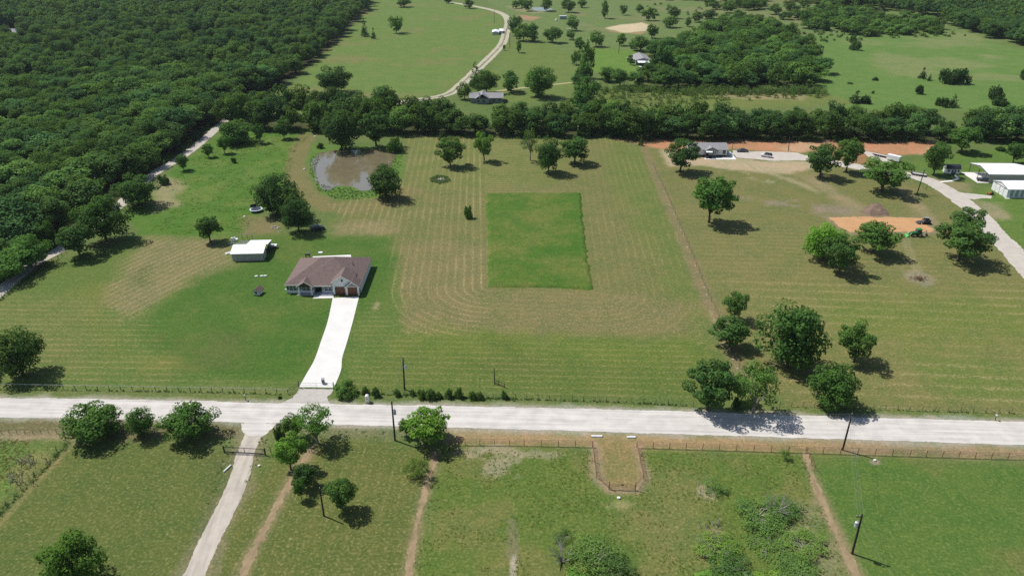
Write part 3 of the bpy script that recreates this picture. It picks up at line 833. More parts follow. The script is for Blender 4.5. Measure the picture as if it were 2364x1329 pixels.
# hedge along the front fence
for i, (px, py, yt, w, c) in enumerate([(797,909,868,52,1.3),(843,908,887,17,1.0),(869,913,886,22,1.0),(917,913,893,18,1.0),(953,911,894,12,.95),(974,917,891,26,.95),(996,918,889,28,1.0),(1014,918,900,16,.9),(1037,917,890,19,1.0),(1059,917,887,21,1.05),(1092,919,896,22,.9),(1108,920,899,18,.9),(1163,919,896,16,1.0)]):
    lab = ['largest round bush of the front hedge, right at the driveway gate', 'small upright bush left of its twin near the white mailbox pillar', 'small upright bush above and right of the white mailbox pillar', 'small bush left of the foot of the front lawn pole', 'thin bush just right of the front lawn pole', 'left one of two joined bushes right of the front lawn pole', 'taller one of two joined bushes right of the front lawn pole', 'low bush filling the gap left of the upright pair in the hedge', 'left bush of the close upright pair in the front hedge', 'right bush of the close upright pair in the front hedge', 'wide low bush left of the old wooden gate post', 'low bush straight below the old wooden gate post', 'last bush at the right end of the front hedge'][i]
    yt += (py-yt)*.22; c *= 1.3
    T('hedge_bush', px, py, yt, w, 'bush%d' % (i % 4), lab, 'bush', 'bushes of the front hedge', color=(c*.95, c, c*.9))
# right front
T('oak_tree', 1634, 944, 834, 118, 'elm2', 'dark spreading tree at the road, left of the pair shading the gravel', color=(.82,.92,.9))
T('pale_tree', 1738, 953, 836, 104, 'airy1', 'pale thin tree with grey limbs showing, right of the pair shading the road', color=(1.05,1.15,1.05))
T('young_tree', 1702, 925, 868, 40, 'elm4', 'light green tree squeezed between the two that shade the road', color=(1.5,1.65,1.1))
T('shrub', 1697, 940, 916, 22, 'bush2', 'small dark shrub under the pair that shades the road', 'shrub', color=DK)
T('oak_tree', 1914, 936, 843, 104, 'oak3', 'dense round oak by the fence, above the pole on the road verge', color=(.9,1.0,.85))
T('oak_tree', 1818, 848, 702, 138, 'oak4', 'largest oak of the right pasture, broad and tall', color=(.95,1.05,.9))
T('pasture_tree', 1683, 801, 732, 84, 'elm1', 'spreading tree at the left foot of the largest oak', color=(.9,1.0,.95))
T('pasture_tree', 1694, 737, 674, 58, 'elm0', 'small round tree just above the spreading one beside the largest oak', color=(.95,1.05,.95))
T('pasture_tree', 1972, 834, 744, 88, 'elm3', 'lone airy tree in the open right of the largest oak', color=(1.0,1.1,.95))
# middle right
T('pasture_tree', 1637, 514, 414, 96, 'elm4', 'full bright tree alone in the pasture below the white cottage', color=(1.15,1.3,.95))
T('oak_tree', 1570, 397, 326, 80, 'elm0', 'dark oak hiding the left end of the white cottage', color=(.78,.86,.8))
T('field_tree', 1327, 378, 319, 68, 'elm1', 'open tree right of the round oak above the uncut rectangle', color=(.95,1.05,.9))
T('oak_tree', 1266, 399, 321, 62, 'oak1', 'round oak standing above the uncut grass rectangle', color=(.85,.95,.9))
T('bare_tree', 1224, 371, 299, 44, 'airy0', 'thin half bare tree left of the round oak above the uncut rectangle', color=(1.0,1.05,.95))
T('field_tree', 1118, 371, 307, 46, 'elm3', 'bright green tree on a thin stem at the top of the hay field', color=(1.35,1.5,1.0))
T('field_tree', 1040, 383, 319, 68, 'elm2', 'spreading tree right of the pond at the top of the hay field', color=(.9,1.0,.9))
T('cedar_tree', 1022, 323, 296, 25, 'cedar0', 'small dark cedar at the hedgerow right of the pond')
T('sapling', 1081, 503, 476, 23, 'bush1', 'lone sapling in the hay field left of the uncut rectangle', 'sapling', color=(1.0,1.2,.9))
T('sapling', 1480, 336, 312, 12, 'cedar1', 'small sapling on the red soil left of the white cottage', 'sapling', color=(1.4,1.6,1))
# upper right
T('pasture_tree', 1893, 409, 334, 74, 'elm2', 'dark open tree left of the pair by the lane bend', color=(.85,.95,.9))
T('pasture_tree', 1953, 397, 324, 62, 'elm4', 'lighter open tree right of the dark one by the lane', color=(1.05,1.1,.95))
T('pasture_tree', 2036, 441, 366, 106, 'elm3', 'broad tree beside the lane below the white trailer', color=(1.0,1.15,1.0))
T('pasture_tree', 2155, 404, 331, 58, 'elm0', 'tree left of the small barn shed', color=(.9,1.0,.9))
T('pasture_tree', 2219, 352, 294, 68, 'elm1', 'light tree above the small barn shed at the hedgerow', color=(1.15,1.25,.95))
T('pasture_tree', 2338, 377, 331, 44, 'elm4', 'leaning tree behind the open carport at the right edge', color=(.85,.95,.9))
T('shrub', 2310, 348, 338, 24, 'bush3', 'low dark shrub between the hedgerow and the carport', 'shrub', color=DK)
T('pasture_tree', 2210, 603, 511, 122, 'elm2', 'broad dense tree with a wide shadow left of the right hand lane', color=(.88,.98,.92))
T('pasture_tree', 2226, 540, 479, 70, 'elm0', 'smaller crown just behind the broad tree beside the right hand lane', color=(.85,.95,.92))
T('bright_tree', 1898, 600, 517, 90, 'oak3', 'bright yellow green tree left of the trio below the orange pad', color=(1.75,1.95,1.0))
T('pasture_tree', 1937, 632, 544, 86, 'elm3', 'middle tree of the trio below the orange pad', color=(.95,1.05,.98))
T('pasture_tree', 2014, 585, 511, 94, 'elm1', 'airy leaning tree right of the trio below the orange pad', color=(1.05,1.15,.95))
T('pasture_tree', 2372, 548, 512, 34, 'elm4', 'tree cut by the right edge beside the lane', color=(1.0,1.1,1.0))
# middle left
T('yard_tree', 486, 558, 499, 54, 'elm1', 'small tree left of the white roofed shed', color=(.85,.95,.9))
T('oak_tree', 640, 496, 402, 96, 'oak0', 'broad dark oak right of the trampoline', color=DK)
T('oak_tree', 676, 505, 436, 74, 'oak3', 'crown joining the two dark oaks right of the trampoline', color=DK)
T('oak_tree', 690, 536, 459, 74, 'oak2', 'dark oak nearest the house behind the white roofed shed', color=DK)
T('oak_tree', 893, 457, 384, 80, 'oak4', 'round dark oak at the right end of the pond', color=DK)
T('oak_tree', 322, 474, 404, 92, 'oak1', 'round oak by the shaded lane, above the bare soil patch', color=(.9,1,.85))
T('oak_tree', 246, 556, 456, 118, 'oak2', 'large dark oak between two others along the shaded lane', color=(.8,.9,.85))
T('oak_tree', 186, 592, 517, 82, 'elm1', 'ragged tree where the lane shows through, lowest of the lane oaks', color=(.8,.9,.9))
T('lane_tree', 425, 393, 357, 30, 'elm0', 'little tree on the field side of the shaded lane', color=(.9,1.05,1.0))
T('shrub', 377, 426, 403, 26, 'bush0', 'bush between the lane and the wild grass', 'shrub', color=(.9,1.05,1.0))
T('young_tree', 482, 363, 334, 26, 'elm2', 'left of two young trees in the wild grass', color=(.9,1.1,1.0))
T('young_tree', 519, 354, 318, 28, 'elm4', 'right of two young trees in the wild grass', color=(1.0,1.2,1.0))
T('round_bush', 546, 330, 280, 82, 'oak4', 'large round bush at the end of the shaded lane', 'bush', color=(1.1,1.2,1.0))
T('young_tree', 601, 331, 288, 28, 'elm3', 'slim tree right of the large round bush', color=(.9,1.05,1.0))
T('young_tree', 656, 320, 278, 38, 'elm0', 'young tree between the hedgerow and the mown loop', color=(.9,1.0,1.0))
T('shrub', 540, 376, 364, 14, 'bush1', 'tiny dark shrub alone in the wild grass', 'shrub', color=DK)
T('pond_tree', 790, 346, 259, 82, 'oak3', 'tall dark tree at the far bank of the pond, left one', color=DK)
T('pond_tree', 869, 337, 262, 76, 'elm2', 'ragged dark tree at the far bank of the pond, right one', color=(.75,.85,.85))
T('pond_bush', 911, 350, 318, 38, 'bush2', 'light bush at the far right corner of the pond', 'bush', color=(1.15,1.3,1.0))
T('shrub', 740, 342, 330, 18, 'bush3', 'low shrub at the left corner of the pond', 'shrub', color=DK)
# upper field
T('oak_tree', 773, 214, 157, 82, 'oak1', 'lone dark oak in the far meadow above the hedgerow', color=DK)
T('meadow_tree', 915, 77, 40, 36, 'midt0', 'lone round tree in the far meadow', color=(1.0,1.15,1.1))
T('meadow_tree', 843, 85, 49, 20, 'cedar0', 'taller of two slim trees in the far meadow', color=(1.4,1.6,1.2))
T('meadow_tree', 863, 90, 66, 12, 'cedar1', 'shorter of two slim trees in the far meadow', color=(1.3,1.5,1.2))
T('meadow_tree', 932, 17, -4, 36, 'midt1', 'dark tree at the top edge of the far meadow', color=DK)
T('meadow_tree', 1084, 20, 0, 24, 'midt2', 'round tree where the pale farm lane starts', color=DK)
T('meadow_tree', 1036, 8, -4, 20, 'midt0', 'small tree left of the start of the pale farm lane', color=DK)
T('pine_tree', 1098, 203, 147, 36, 'cedar0', 'tallest of the dark pines behind the grey roofed house', color=(1.1,1.3,1.1))
T('pine_tree', 1123, 216, 163, 60, 'oak2', 'wide pine right of the tallest behind the grey roofed house', color=(.95,1.0,.95))
T('pine_tree', 1072, 230, 191, 36, 'midt1', 'small pine left of the grey roofed house', color=(.9,.95,.9))
T('meadow_tree', 1180, 213, 166, 50, 'midt2', 'airy tree right of the pines behind the grey roofed house', color=(1.0,1.15,1.1))
T('meadow_tree', 1243, 224, 156, 74, 'oak0', 'big round tree right of the worn farm track', color=(1.1,1.2,.95))
for i, (px, py, yt, w, lab) in enumerate([(1190,82,40,34,'left tree of the clump right of the far lane bend'),(1208,95,56,44,'front tree of the clump right of the far lane bend'),(1228,96,56,34,'right tree of the clump right of the far lane bend'),(1275,99,65,46,'round tree between the clump and the grey container'),(1321,71,38,30,'dark round tree below the grey container'),(1198,122,95,16,'slim sapling right of the far lane above the meadow'),(1164,117,104,7,'tiny sapling beside the far lane'),(1316,92,70,22,'small tree at the top of the fence line trees'),(1191,20,2,18,'small tree left of the far pond'),(1219,26,2,24,'dark round tree at the left end of the far pond'),(1205,18,-6,24,'tree behind the left end of the far pond'),(1262,26,-6,30,'tree at the right end of the far pond'),(1312,29,-2,34,'tree above the grey container'),(1344,18,-2,22,'small tree right of the one above the container'),(1396,43,4,22,'narrow tall tree above the pale sand bank'),(1438,35,13,19,'round tree between two above the pale sand bank'),(1476,29,11,20,'left one of three above the right end of the sand bank'),(1497,48,20,32,'middle one of three above the right end of the sand bank'),(1556,43,17,27,'round tree above the broad grey one'),(1547,64,38,38,'broad grey green tree right of the sand bank'),(1588,62,41,18,'small round tree right of the broad grey one'),(1504,88,58,27,'tree touching the right tip of the sand bank'),(1376,108,73,36,'tree left of the far power pole'),(1434,106,79,24,'tree right of the far power pole'),(1855,56,25,27,'dark round bush like tree left of the far thicket'),(1868,99,78,21,'small dark cone tree left of the far thicket')]):
    T('far_tree', px, py, yt, w, ['midt0','midt1','midt2'][i % 3], lab, 'tree', 'scattered trees in the far meadows', color=(.85+.1*(i%3), .98+.1*(i%3), 1.0))
for i, (px, py, yt, w, k, lab) in enumerate([(2186,193,161,44,'bush0','left half of the wide dark cedar clump in the far right meadow'),(2212,193,160,44,'bush1','right half of the wide dark cedar clump in the far right meadow'),(2129,182,157,18,'cedar1','taller thin tree left of the wide cedar clump'),(2145,187,171,12,'cedar0','shorter thin tree left of the wide cedar clump'),(2122,217,197,21,'bush2','pointed dark cedar below the wide clump'),(2296,228,201,36,'bush3','dark cedar at the right end of the meadow above the hedgerow'),(2304,243,224,38,'bush0','dark cedar just behind the hedgerow at the right'),(2199,248,219,25,'cedar0','cone shaped cedar rising behind the hedgerow'),(2178,247,226,22,'bush1','thin bush left of the cone shaped cedar'),(2164,244,226,14,'bush2','slim bush left of the thin one behind the hedgerow'),(1975,238,210,32,'cedar1','dark cedar behind the middle of the hedgerow'),(1998,239,221,24,'bush3','low cedar right of the dark one behind the hedgerow'),(1976,116,96,26,'bush0','front bush below the far thicket'),(1968,100,82,18,'bush1','bush above the front one below the far thicket'),(1877,150,130,20,'bush2','bush at the right end of the grove'),(1872,112,103,12,'bush3','tiny bush above the grove'),(2362,184,162,22,'bush0','bush at the right edge of the far meadow'),(2020,186,178,14,'bush1','tiny bush left of the middle of the far right meadow'),(1962,194,190,14,'bush2','flattest tiny bush in the far right meadow'),(2015,216,210,7,'bush3','smallest dark speck of a bush in the far right meadow')]):
    T('meadow_cedar' if 'cedar' in lab else 'meadow_bush', px, py, yt, w, k, lab, 'cedar' if 'cedar' in lab else 'bush', 'cedars and bushes in the far right meadow', color=(.62,.68,.75) if 'cedar' in lab or 'dark' in lab else (.95,1.05,1.0))
# brush in the near right paddock
for i, (px, py, yt, w, k, lab, c) in enumerate([
    (1372,1290,1206,118,'mesq0','largest low mesquite, left of the dead branch, in the near paddock',(.95,1.05,.9)),(1425,1310,1245,80,'mesq1','mesquite joined to the lower right side of the largest one',(.85,.92,.85)),
    (1300,1240,1208,46,'mesq2','small grey green mesquite above the dead one',(.8,.85,.85)),(1335,1345,1298,70,'bush1','bright low shrub cut by the bottom edge left of the mesquites',(1.5,1.65,1)),
    (1652,1128,1090,50,'mesq1','small mesquite by itself above the right hand thicket',(1.0,1.15,.95)),(1748,1195,1124,110,'mesq2','upper left mesquite of the right hand thicket',(1.0,1.12,.95)),
    (1805,1180,1126,80,'mesq0','upper right mesquite of the right hand thicket',(.95,1.05,.95)),(1775,1245,1184,110,'mesq1','middle mesquite of the right hand thicket',(.92,1.0,.9)),
    (1858,1265,1205,96,'mesq2','right mesquite of the right hand thicket beside the dirt path',(1.05,1.15,.9)),(1658,1270,1204,100,'mesq0','upper mesquite of the leftward pair in the right hand thicket',(1.15,1.25,.85)),
    (1690,1315,1250,90,'mesq1','darker lower mesquite of the leftward pair in the right hand thicket',(.8,.92,.85)),(1660,1350,1300,110,'bush0','bright shrub at the bottom edge under the leftward pair',(1.35,1.5,.9)),
    (1838,1318,1258,100,'mesq0','lower right mesquite of the right hand thicket',(1.0,1.1,.9)),(1780,1352,1300,90,'mesq2','yellow green mesquite at the bottom edge in the right hand thicket',(1.4,1.5,.8)),
    (1722,1345,1295,50,'cedar1','dark upright shrub at the bottom edge in the right hand thicket',(1.3,1.4,1.2)),(1810,1058,1022,22,'mesq1','wispy little mesquite at the pipe fence right of the gate recess',(1.1,1.2,1))]):
    c = tuple(q*1.28 for q in c); yt = yt + (py-yt)*.36
    T('mesquite', px, py, yt, w*1.12, k, lab, 'mesquite', 'mesquite brush in the near right paddock', color=c)
def dead(name, px, py, hpx, label, seed, spread=1.0):
    x, y = W(px, py); h = hpx/ppm(x, y)/.8; py_ = random.Random(seed); mb = MB(); r = thing(name, label, 'dead tree', (x, y))
    brush = spread > 1.3
    for k in range(26 if brush else 13):
        o_ = (py_.gauss(0, .45)*h*spread, py_.gauss(0, .3)*h*spread) if brush else (0, 0)
        a = py_.uniform(0, 6.28); l = h*py_.uniform(.5, 1.0)*(.8 if brush else spread); z = h*py_.uniform(.3, 1.0)
        p1 = (o_[0]+math.cos(a)*l*.3, o_[1]+math.sin(a)*l*.3, z*.5); p2 = (o_[0]+math.cos(a+.4)*l*.8, o_[1]+math.sin(a+.4)*l*.8, z)
        mb.tube([(o_[0],o_[1],-.1), p1, p2], [.06, .04, .012] if brush else [.09, .055, .015], 5)
        for j in range(3):
            b = a + py_.uniform(-1, 1)
            mb.tube([p1, (p1[0]+math.cos(b)*l*.35, p1[1]+math.sin(b)*l*.35, p1[2]+h*py_.uniform(.05,.3))], [.03, .008], 4)
        if brush: mb.build('limb', m_twig, r); mb = MB()
    if not brush: mb.build('branches', m_twig, r)
dead('dead_tree', 1298, 1296, 46, 'grey leafless mesquite left of the largest living one', 3)
dead('dead_tree', 1372, 1300, 34, 'bare grey limbs sticking out of the largest mesquite', 4)
dead('dead_tree', 1645, 1272, 30, 'grey fallen limbs at the left side of the right hand thicket', 5, 1.4)
dead('dead_tree', 1790, 1185, 46, 'bare upright limbs in the middle of the right hand thicket', 6)
dead('dead_tree', 1640, 1215, 14, 'low heap of grey dead branches above the leftward pair of mesquites', 7, 2.2)
dead('dead_tree', 1640, 1135, 14, 'grey dead brush beside the small lone mesquite', 8, 2.5)
dead('dead_tree', 40, 1110, 18, 'dark dead brush in the rough corner at the left edge', 9, 2.0)
dead('dead_tree', 68, 1065, 18, 'upper dead brush in the rough corner left of the paddock', 10, 1.6)

# ---- woods: points scattered on the ground
def scatter(px, spacing, seed, jit=.42, minx=None):
    poly = WL(px); xs = [p[0] for p in poly]; ys = [p[1] for p in poly]
    r = np.random.default_rng(seed); out = []
    gx = np.arange(min(xs), max(xs), spacing); gy_ = np.arange(min(ys), max(ys), spacing*.87)
    A, B = np.meshgrid(gx, gy_); A = A + (np.arange(A.shape[0]) % 2)[:, None]*spacing*.5
    a = A.ravel() + (r.random(A.size)-.5)*2*jit*spacing; b = B.ravel() + (r.random(A.size)-.5)*2*jit*spacing
    ok = sdf(a, b, poly) < 0
    return list(zip(a[ok], b[ok]))
def inview(x, y, m=60):
    p = pix(x, y, 8); return -m < p[0] < PW+m and p[1] < PH+m
LEFT_WOOD = [(-710,1005),(-32,658),(80,580),(182,506),(256,453),(318,402),(388,364),(436,328),(500,268),(545,232),(640,208),(700,160),(755,110),(800,70),(850,20),(866,-30),(-60,-30)]
lw = [p for p in scatter(LEFT_WOOD, 9.6, 5, .5) if inview(*p)]
lw.sort(key=lambda p: p[0]**2 + p[1]**2)
# leave a gap for the clearing with a roof far left
gx_, gy0 = W(22, 84)
lw = [p for p in lw if not (abs(p[0]-gx_) < 22 and -26 < p[1]-gy0 < 20)]
WOODLAB = 'dark oak among the dense trees of the left woodland'
rr = random.Random(4)
# the largest in view: nearest ones
for x, y in lw[:285]:
    k = ('wood%d' % rr.randrange(6)) if rr.random() < .75 else 'oak%d' % rr.randrange(5); f = rr.uniform(.72, 1.32)
    b = rr.uniform(.8, 1.12) if rr.random() < .85 else rr.uniform(1.15, 1.45)
    plant('woodland_tree', x, y, k, 6.6*f, rr.uniform(8.0, 11.5)*(.55+.45*f)+1.5, WOODLAB, 'tree', 'oaks at the near side of the left woodland', (b, b*1.02, b*rr.uniform(.9, 1.05)))
for px, py, yt, w, c, lab in [(20,640,570,120,1.5,'bright green tree at the near corner of the woodland by the left edge'),(72,615,545,90,1.6,'bright green bushy tree beside the lane at the near corner of the woodland'),(108,570,512,52,.9,'dark bush at the near end of the woodland beside the lane'),(88,545,496,60,.9,'dark tree behind the bushy one at the near corner of the woodland')]:
    T('edge_tree', px, py, yt, w, 'oak%d' % (px % 5), lab, color=(c, c*1.06, c*.8))

def cloud(name, pts, keys, smin, smax, label, cat, seed):
    """one mass of trees too many to count, instanced on points"""
    coll = D.collections.new(name + '_kinds')
    for k in keys:
        o = D.objects.new(k + '_crown', PROTO[k][0]); coll.objects.link(o)
    me = D.meshes.new(name); me.from_pydata([(x, y, 0) for x, y in pts], [], [])
    r = np.random.default_rng(seed); n = len(pts)
    s = r.uniform(smin, smax, n); sv = np.stack([s, s, s*r.uniform(.82, 1.12, n)], 1)
    a = me.attributes.new('size', 'FLOAT_VECTOR', 'POINT'); a.data.foreach_set('vector', sv.astype(np.float32).ravel())
    ng = D.node_groups.new(name, 'GeometryNodeTree')
    ng.interface.new_socket('Geometry', in_out='INPUT', socket_type='NodeSocketGeometry')
    ng.interface.new_socket('Geometry', in_out='OUTPUT', socket_type='NodeSocketGeometry')
    N = ng.nodes.new; L = ng.links.new
    gi, go = N('NodeGroupInput'), N('NodeGroupOutput')
    ip, ci = N('GeometryNodeInstanceOnPoints'), N('GeometryNodeCollectionInfo')
    ci.inputs['Collection'].default_value = coll
    ci.inputs['Separate Children'].default_value = True; ci.inputs['Reset Children'].default_value = True
    ip.inputs['Pick Instance'].default_value = True
    ri = N('FunctionNodeRandomValue'); ri.data_type = 'INT'
    for sk in ri.inputs:
        if sk.name == 'Max' and sk.type == 'INT': sk.default_value = len(keys)-1
        if sk.name == 'Min' and sk.type == 'INT': sk.default_value = 0
    rv = N('FunctionNodeRandomValue'); rv.data_type = 'FLOAT_VECTOR'
    rv.inputs[0].default_value = (0, 0, 0); rv.inputs[1].default_value = (.08, .08, 6.283)
    na = N('GeometryNodeInputNamedAttribute'); na.data_type = 'FLOAT_VECTOR'; na.inputs['Name'].default_value = 'size'
    L(gi.outputs[0], ip.inputs['Points']); L(ci.outputs[0], ip.inputs['Instance'])
    io = [o for o in ri.outputs if o.type == 'INT'][0]; L(io, ip.inputs['Instance Index'])
    L(rv.outputs[0], ip.inputs['Rotation']); L(na.outputs[0], ip.inputs['Scale']); L(ip.outputs[0], go.inputs[0])
    o = link(D.objects.new(name, me)); md = o.modifiers.new('scatter', 'NODES'); md.node_group = ng
    return tag(o, label, cat, kind='stuff')
cloud('woodland', lw[285:900], ['wood%d' % i for i in range(6)], .72, 1.35, 'dense canopy of the left woodland behind its nearest trees', 'woodland', 1)
cloud('far_woodland', lw[900:], ['farw%d' % i for i in range(5)], .80, 1.50, 'farthest canopy of the left woodland up to the top edge', 'woodland', 2)
right_wood = [p for p in scatter([(1790,0),(1960,22),(2060,28),(2150,42),(2190,58),(2250,78),(2310,96),(2420,128),(2420,-34),(1750,-30)], 9.5, 9) if inview(*p, 90)]
right_wood.sort(key=lambda p: p[0]**2 + p[1]**2)
for x, y in right_wood[:70]:
    b = rr.uniform(.8, 1.1)
    plant('hill_tree', x, y, 'wood%d' % rr.randrange(6), rr.uniform(5, 7.2), rr.uniform(10, 14), 'dark tree at the edge of the woods in the top right corner', 'tree', 'trees along the edge of the top right woods', (b, b*1.02, b), parts=False)
cloud('distant_woods', right_wood[70:], ['farw%d' % i for i in range(5)], .9, 1.35, 'distant woods filling the top right corner', 'woodland', 3)

# hedgerow across the picture: two uneven ranks
def along(line, step, seed, jx=1.6, jy=2.2):
    r = random.Random(seed); out = []
    for (ax, ay), (bx, by) in zip(line[:-1], line[1:]):
        L = math.hypot(bx-ax, by-ay); n = max(1, int(L/step))
        for i in range(n):
            s = (i + r.random()*.5)/n
            out.append((ax+(bx-ax)*s + r.uniform(-jx, jx), ay+(by-ay)*s + r.uniform(-jy, jy)))
    return out
hr_f = along(WL([(528,294),(640,298),(740,299),(860,304),(1000,308),(1200,310),(1320,312),(1440,318)]), 5.6, 21) + along(WL([(1440,317),(1700,320),(1900,321),(2100,323),(2190,323)]), 6.0, 22) + along(WL([(2225,322),(2420,326)]), 6.0, 23)
hr_b = along(WL([(530,268),(640,272),(760,278),(1000,285),(1100,290)]), 6.6, 24) + along(WL([(1150,294),(1300,298),(1440,302),(1700,304),(2000,306),(2170,308)]), 6.2, 25) + along(WL([(2230,306),(2420,308)]), 6.4, 26)
pondpts = [W(790,345), W(868,335)]
for grp, pts, hh in (('front', hr_f, (8.5, 12.5)), ('back', hr_b, (9, 13.5))):
    for x, y in pts:
        if any((x-a)**2 + (y-b)**2 < 22 for a, b in pondpts): continue
        if grp == 'back' and abs(pix(x, y, 0)[0]-1105) < 34: continue
        f = rr.uniform(.8, 1.2); b = rr.uniform(.72, .98) if rr.random() < .85 else rr.uniform(1.1, 1.5)
        h = rr.uniform(*hh)*1.08
        if pix(x, y, 0)[0] < 1000: h *= 1.18; f *= 1.12
        if grp == 'front' and abs(pix(x, y, 0)[0]-1100) < 34: h *= .78
        plant('hedgerow_tree', x, y, ('wood%d' if rr.random() < .7 else 'midt%d') % rr.randrange(3), 5.6*f, h, 'dark tree in the %s rank of the long hedgerow across the fields' % grp, 'tree', 'trees in the %s rank of the long hedgerow' % grp, (b, b*1.03, b*rr.uniform(.88, 1.02)))
for px, py, yt, w, lab in [(1355,180,100,30,'highest tree of the fence line running down to the hedgerow'),(1330,150,118,26,'thin tree at the top of the fence line'),(1338,118,88,24,'small tree at the upper end of the fence line'),(1345,200,140,44,'second tree down the fence line'),(1358,232,178,52,'middle tree of the fence line above the hedgerow'),(1350,262,196,60,'large tree of the fence line next above the hedgerow'),(1362,300,238,54,'lighter tree where the fence line meets the hedgerow'),(1325,245,222,22,'low bush left of the fence line')]:
    T('fenceline_tree', px, py, yt, w, 'midt%d' % (px % 3), lab, 'tree', 'trees on the fence line above the hedgerow', color=(1.0,1.12,.95))
# the grove round the far mobile home and the thickets beyond it
grove = [p for p in scatter([(1492,186),(1500,150),(1516,118),(1570,102),(1660,98),(1760,98),(1850,112),(1890,150),(1900,200),(1800,204),(1600,202),(1530,206)], 11.0, 31)]
hx, hy = W(1478, 158)
for x, y in grove:
    if abs(x-hx) < 17 and abs(y-hy) < 26: continue
    b = rr.uniform(.8, 1.05) if rr.random() < .75 else rr.uniform(1.2, 1.5)
    b = b if rr.random() < .75 else rr.uniform(1.25, 1.6)
    plant('grove_tree', x, y, ('wood%d' if rr.random() < .6 else 'midt%d') % rr.randrange(3), rr.uniform(5, 8.2), rr.uniform(8, 13), 'tree in the dense grove right of the far mobile home', 'tree', 'trees of the grove by the far mobile home', (b, b*1.04, b*.92))
for x, y in along(WL([(1340,205),(1400,202),(1470,200),(1500,196)]), 9.5, 32, 1, 3) + along(WL([(1380,190),(1455,188)]), 11, 33, 2, 2):
    if abs(x-hx) < 9 and y > hy-20: continue
    b = rr.uniform(.8, 1.1)
    plant('windbreak_tree', x, y, 'wood%d' % rr.randrange(6), rr.uniform(5.5, 7), rr.uniform(7, 10.5), 'tree in the belt in front of the far mobile home', 'tree', 'trees of the belt in front of the far mobile home', (b, b*1.05, b*.9))
for px, py, yt, w, lab in [(1477,118,84,52,'broad tree behind the roof of the far mobile home'),(1505,122,92,46,'tree behind the right end of the far mobile home'),(1522,182,100,52,'tall tree shading the right wall of the far mobile home'),(1458,112,98,18,'small tree left of the broad one behind the far mobile home'),(1455,150,128,16,'small dark shrub at the left end of the far mobile home')]:
    T('yard_tree', px, py, yt, w, 'midt%d' % (px % 3), lab, 'tree', color=(.9,1.0,.92))
far_thk = [p for p in scatter([(1845,50),(1900,22),(1990,30),(2060,50),(2150,60),(2190,76),(2120,82),(2000,84),(1930,78),(1870,70)], 11.5, 41)] + [p for p in scatter([(1605,78),(1640,58),(1690,50),(1740,60),(1800,66),(1850,84),(1760,92),(1680,92)], 11.5, 42)] + scatter([(1660,18),(1720,2),(1770,8),(1765,24),(1700,26)], 15, 43)
for x, y in far_thk:
    b = rr.uniform(.8, 1.1) if rr.random() < .7 else rr.uniform(1.2, 1.6)
    plant('thicket_tree', x, y, 'midt%d' % rr.randrange(3), rr.uniform(4.5, 8.5), rr.uniform(5, 10.5), 'tree in the loose thickets below the top right woods', 'tree', 'trees of the loose far thickets', (b, b*1.05, b*.95), parts=False)
def cut_(pts, k):
    q = random.Random(99); return [p for p in pts if q.random() < k]
for x, y in scatter([(1640,-6),(1880,-4),(1860,-24),(1640,-24)], 22, 44) + scatter([(1370,2),(1640,4),(1640,-20),(1370,-20)], 22, 45) + cut_(scatter([(1600,2),(1860,2),(1850,50),(1760,55),(1660,45),(1590,60)], 24, 47), .45) + scatter([(1900,-2),(2000,18),(1990,30),(1870,14)], 16, 46):
    b = rr.uniform(.75, 1.0)
    plant('skyline_tree', x, y, 'midt%d' % rr.randrange(3), rr.uniform(5, 8), rr.uniform(6, 10), 'small dark tree in the far pastures near the top edge', 'tree', 'trees of the far pastures near the top edge', (b, b*1.03, b*1.05), parts=False)

# undergrowth: leafy stuff nobody could count
def scrub(name, pts, rng_seed, h, r, nl, leaf, m, label, tint=(.25, .75)):
    r_ = np.random.default_rng(rng_seed); cs, ns, ts = [], [], []
    for x, y in pts:
        f = r_.uniform(.5, 1.25); n = max(6, int(nl*f))
        d = r_.normal(size=(n, 3)); d /= np.linalg.norm(d, axis=1)[:, None]; d[:, 2] = np.abs(d[:, 2])
        p = np.array([x, y, .05*h]) + d*np.array([r*f, r*f, h*f])*(.35+.65*r_.random(n))[:, None]
        nn = d*.6 + np.array([0,0,.5]) + r_.normal(size=(n,3))*.4
        cs.append(p); ns.append(nn/np.linalg.norm(nn, axis=1)[:, None]); ts.append(np.clip(r_.uniform(*tint)+r_.normal(size=n)*.12, 0, 1))
    V, F = quads(np.concatenate(cs), np.concatenate(ns), leaf, r_)
    return tag(link(D.objects.new(name, leaf_obj_mesh(name, V, F, np.concatenate(ts), m))), label, 'undergrowth', kind='stuff')
def cut(pts, keep, seed):
    r = random.Random(seed); return [p for p in pts if r.random() < keep]
scrub('thicket', cut(scatter([(1370,205),(1490,212),(1660,210),(1900,210),(1910,225),(1780,232),(1640,236),(1500,250),(1390,240)], 3.6, 51), .5, 1) + cut(scatter([(1370,205),(1900,208),(1895,218),(1600,216),(1390,214)], 3.0, 52), .9, 2) + scatter([(1490,205),(1620,212),(1760,212),(1890,208),(1880,218),(1700,222),(1560,220),(1480,214)], 3.4, 152), 5, 4.0, 1.9, 70, .62, m_brush, 'young scrub between the grove and the hedgerow')
scrub('far_scrub', cut(scatter([(1600,82),(1700,60),(1860,78),(1900,96),(1800,96)], 6, 53), .7, 3) + cut(scatter([(1860,70),(2160,70),(2230,84),(2000,92),(1900,100)], 7, 54), .6, 4) + cut(scatter([(1480,10),(1700,14),(1680,40),(1500,44)], 11, 55), .35, 5), 6, 3.0, 2.2, 40, 1.1, m_brush, 'scrub in the far thickets')
scrub('hedge_foot', hr_f + [(x+3, y-3.5) for x, y in hr_f], 7, 3.2, 2.8, 150, .6, m_wood, 'brush at the foot of the hedgerow', (.2, .6))
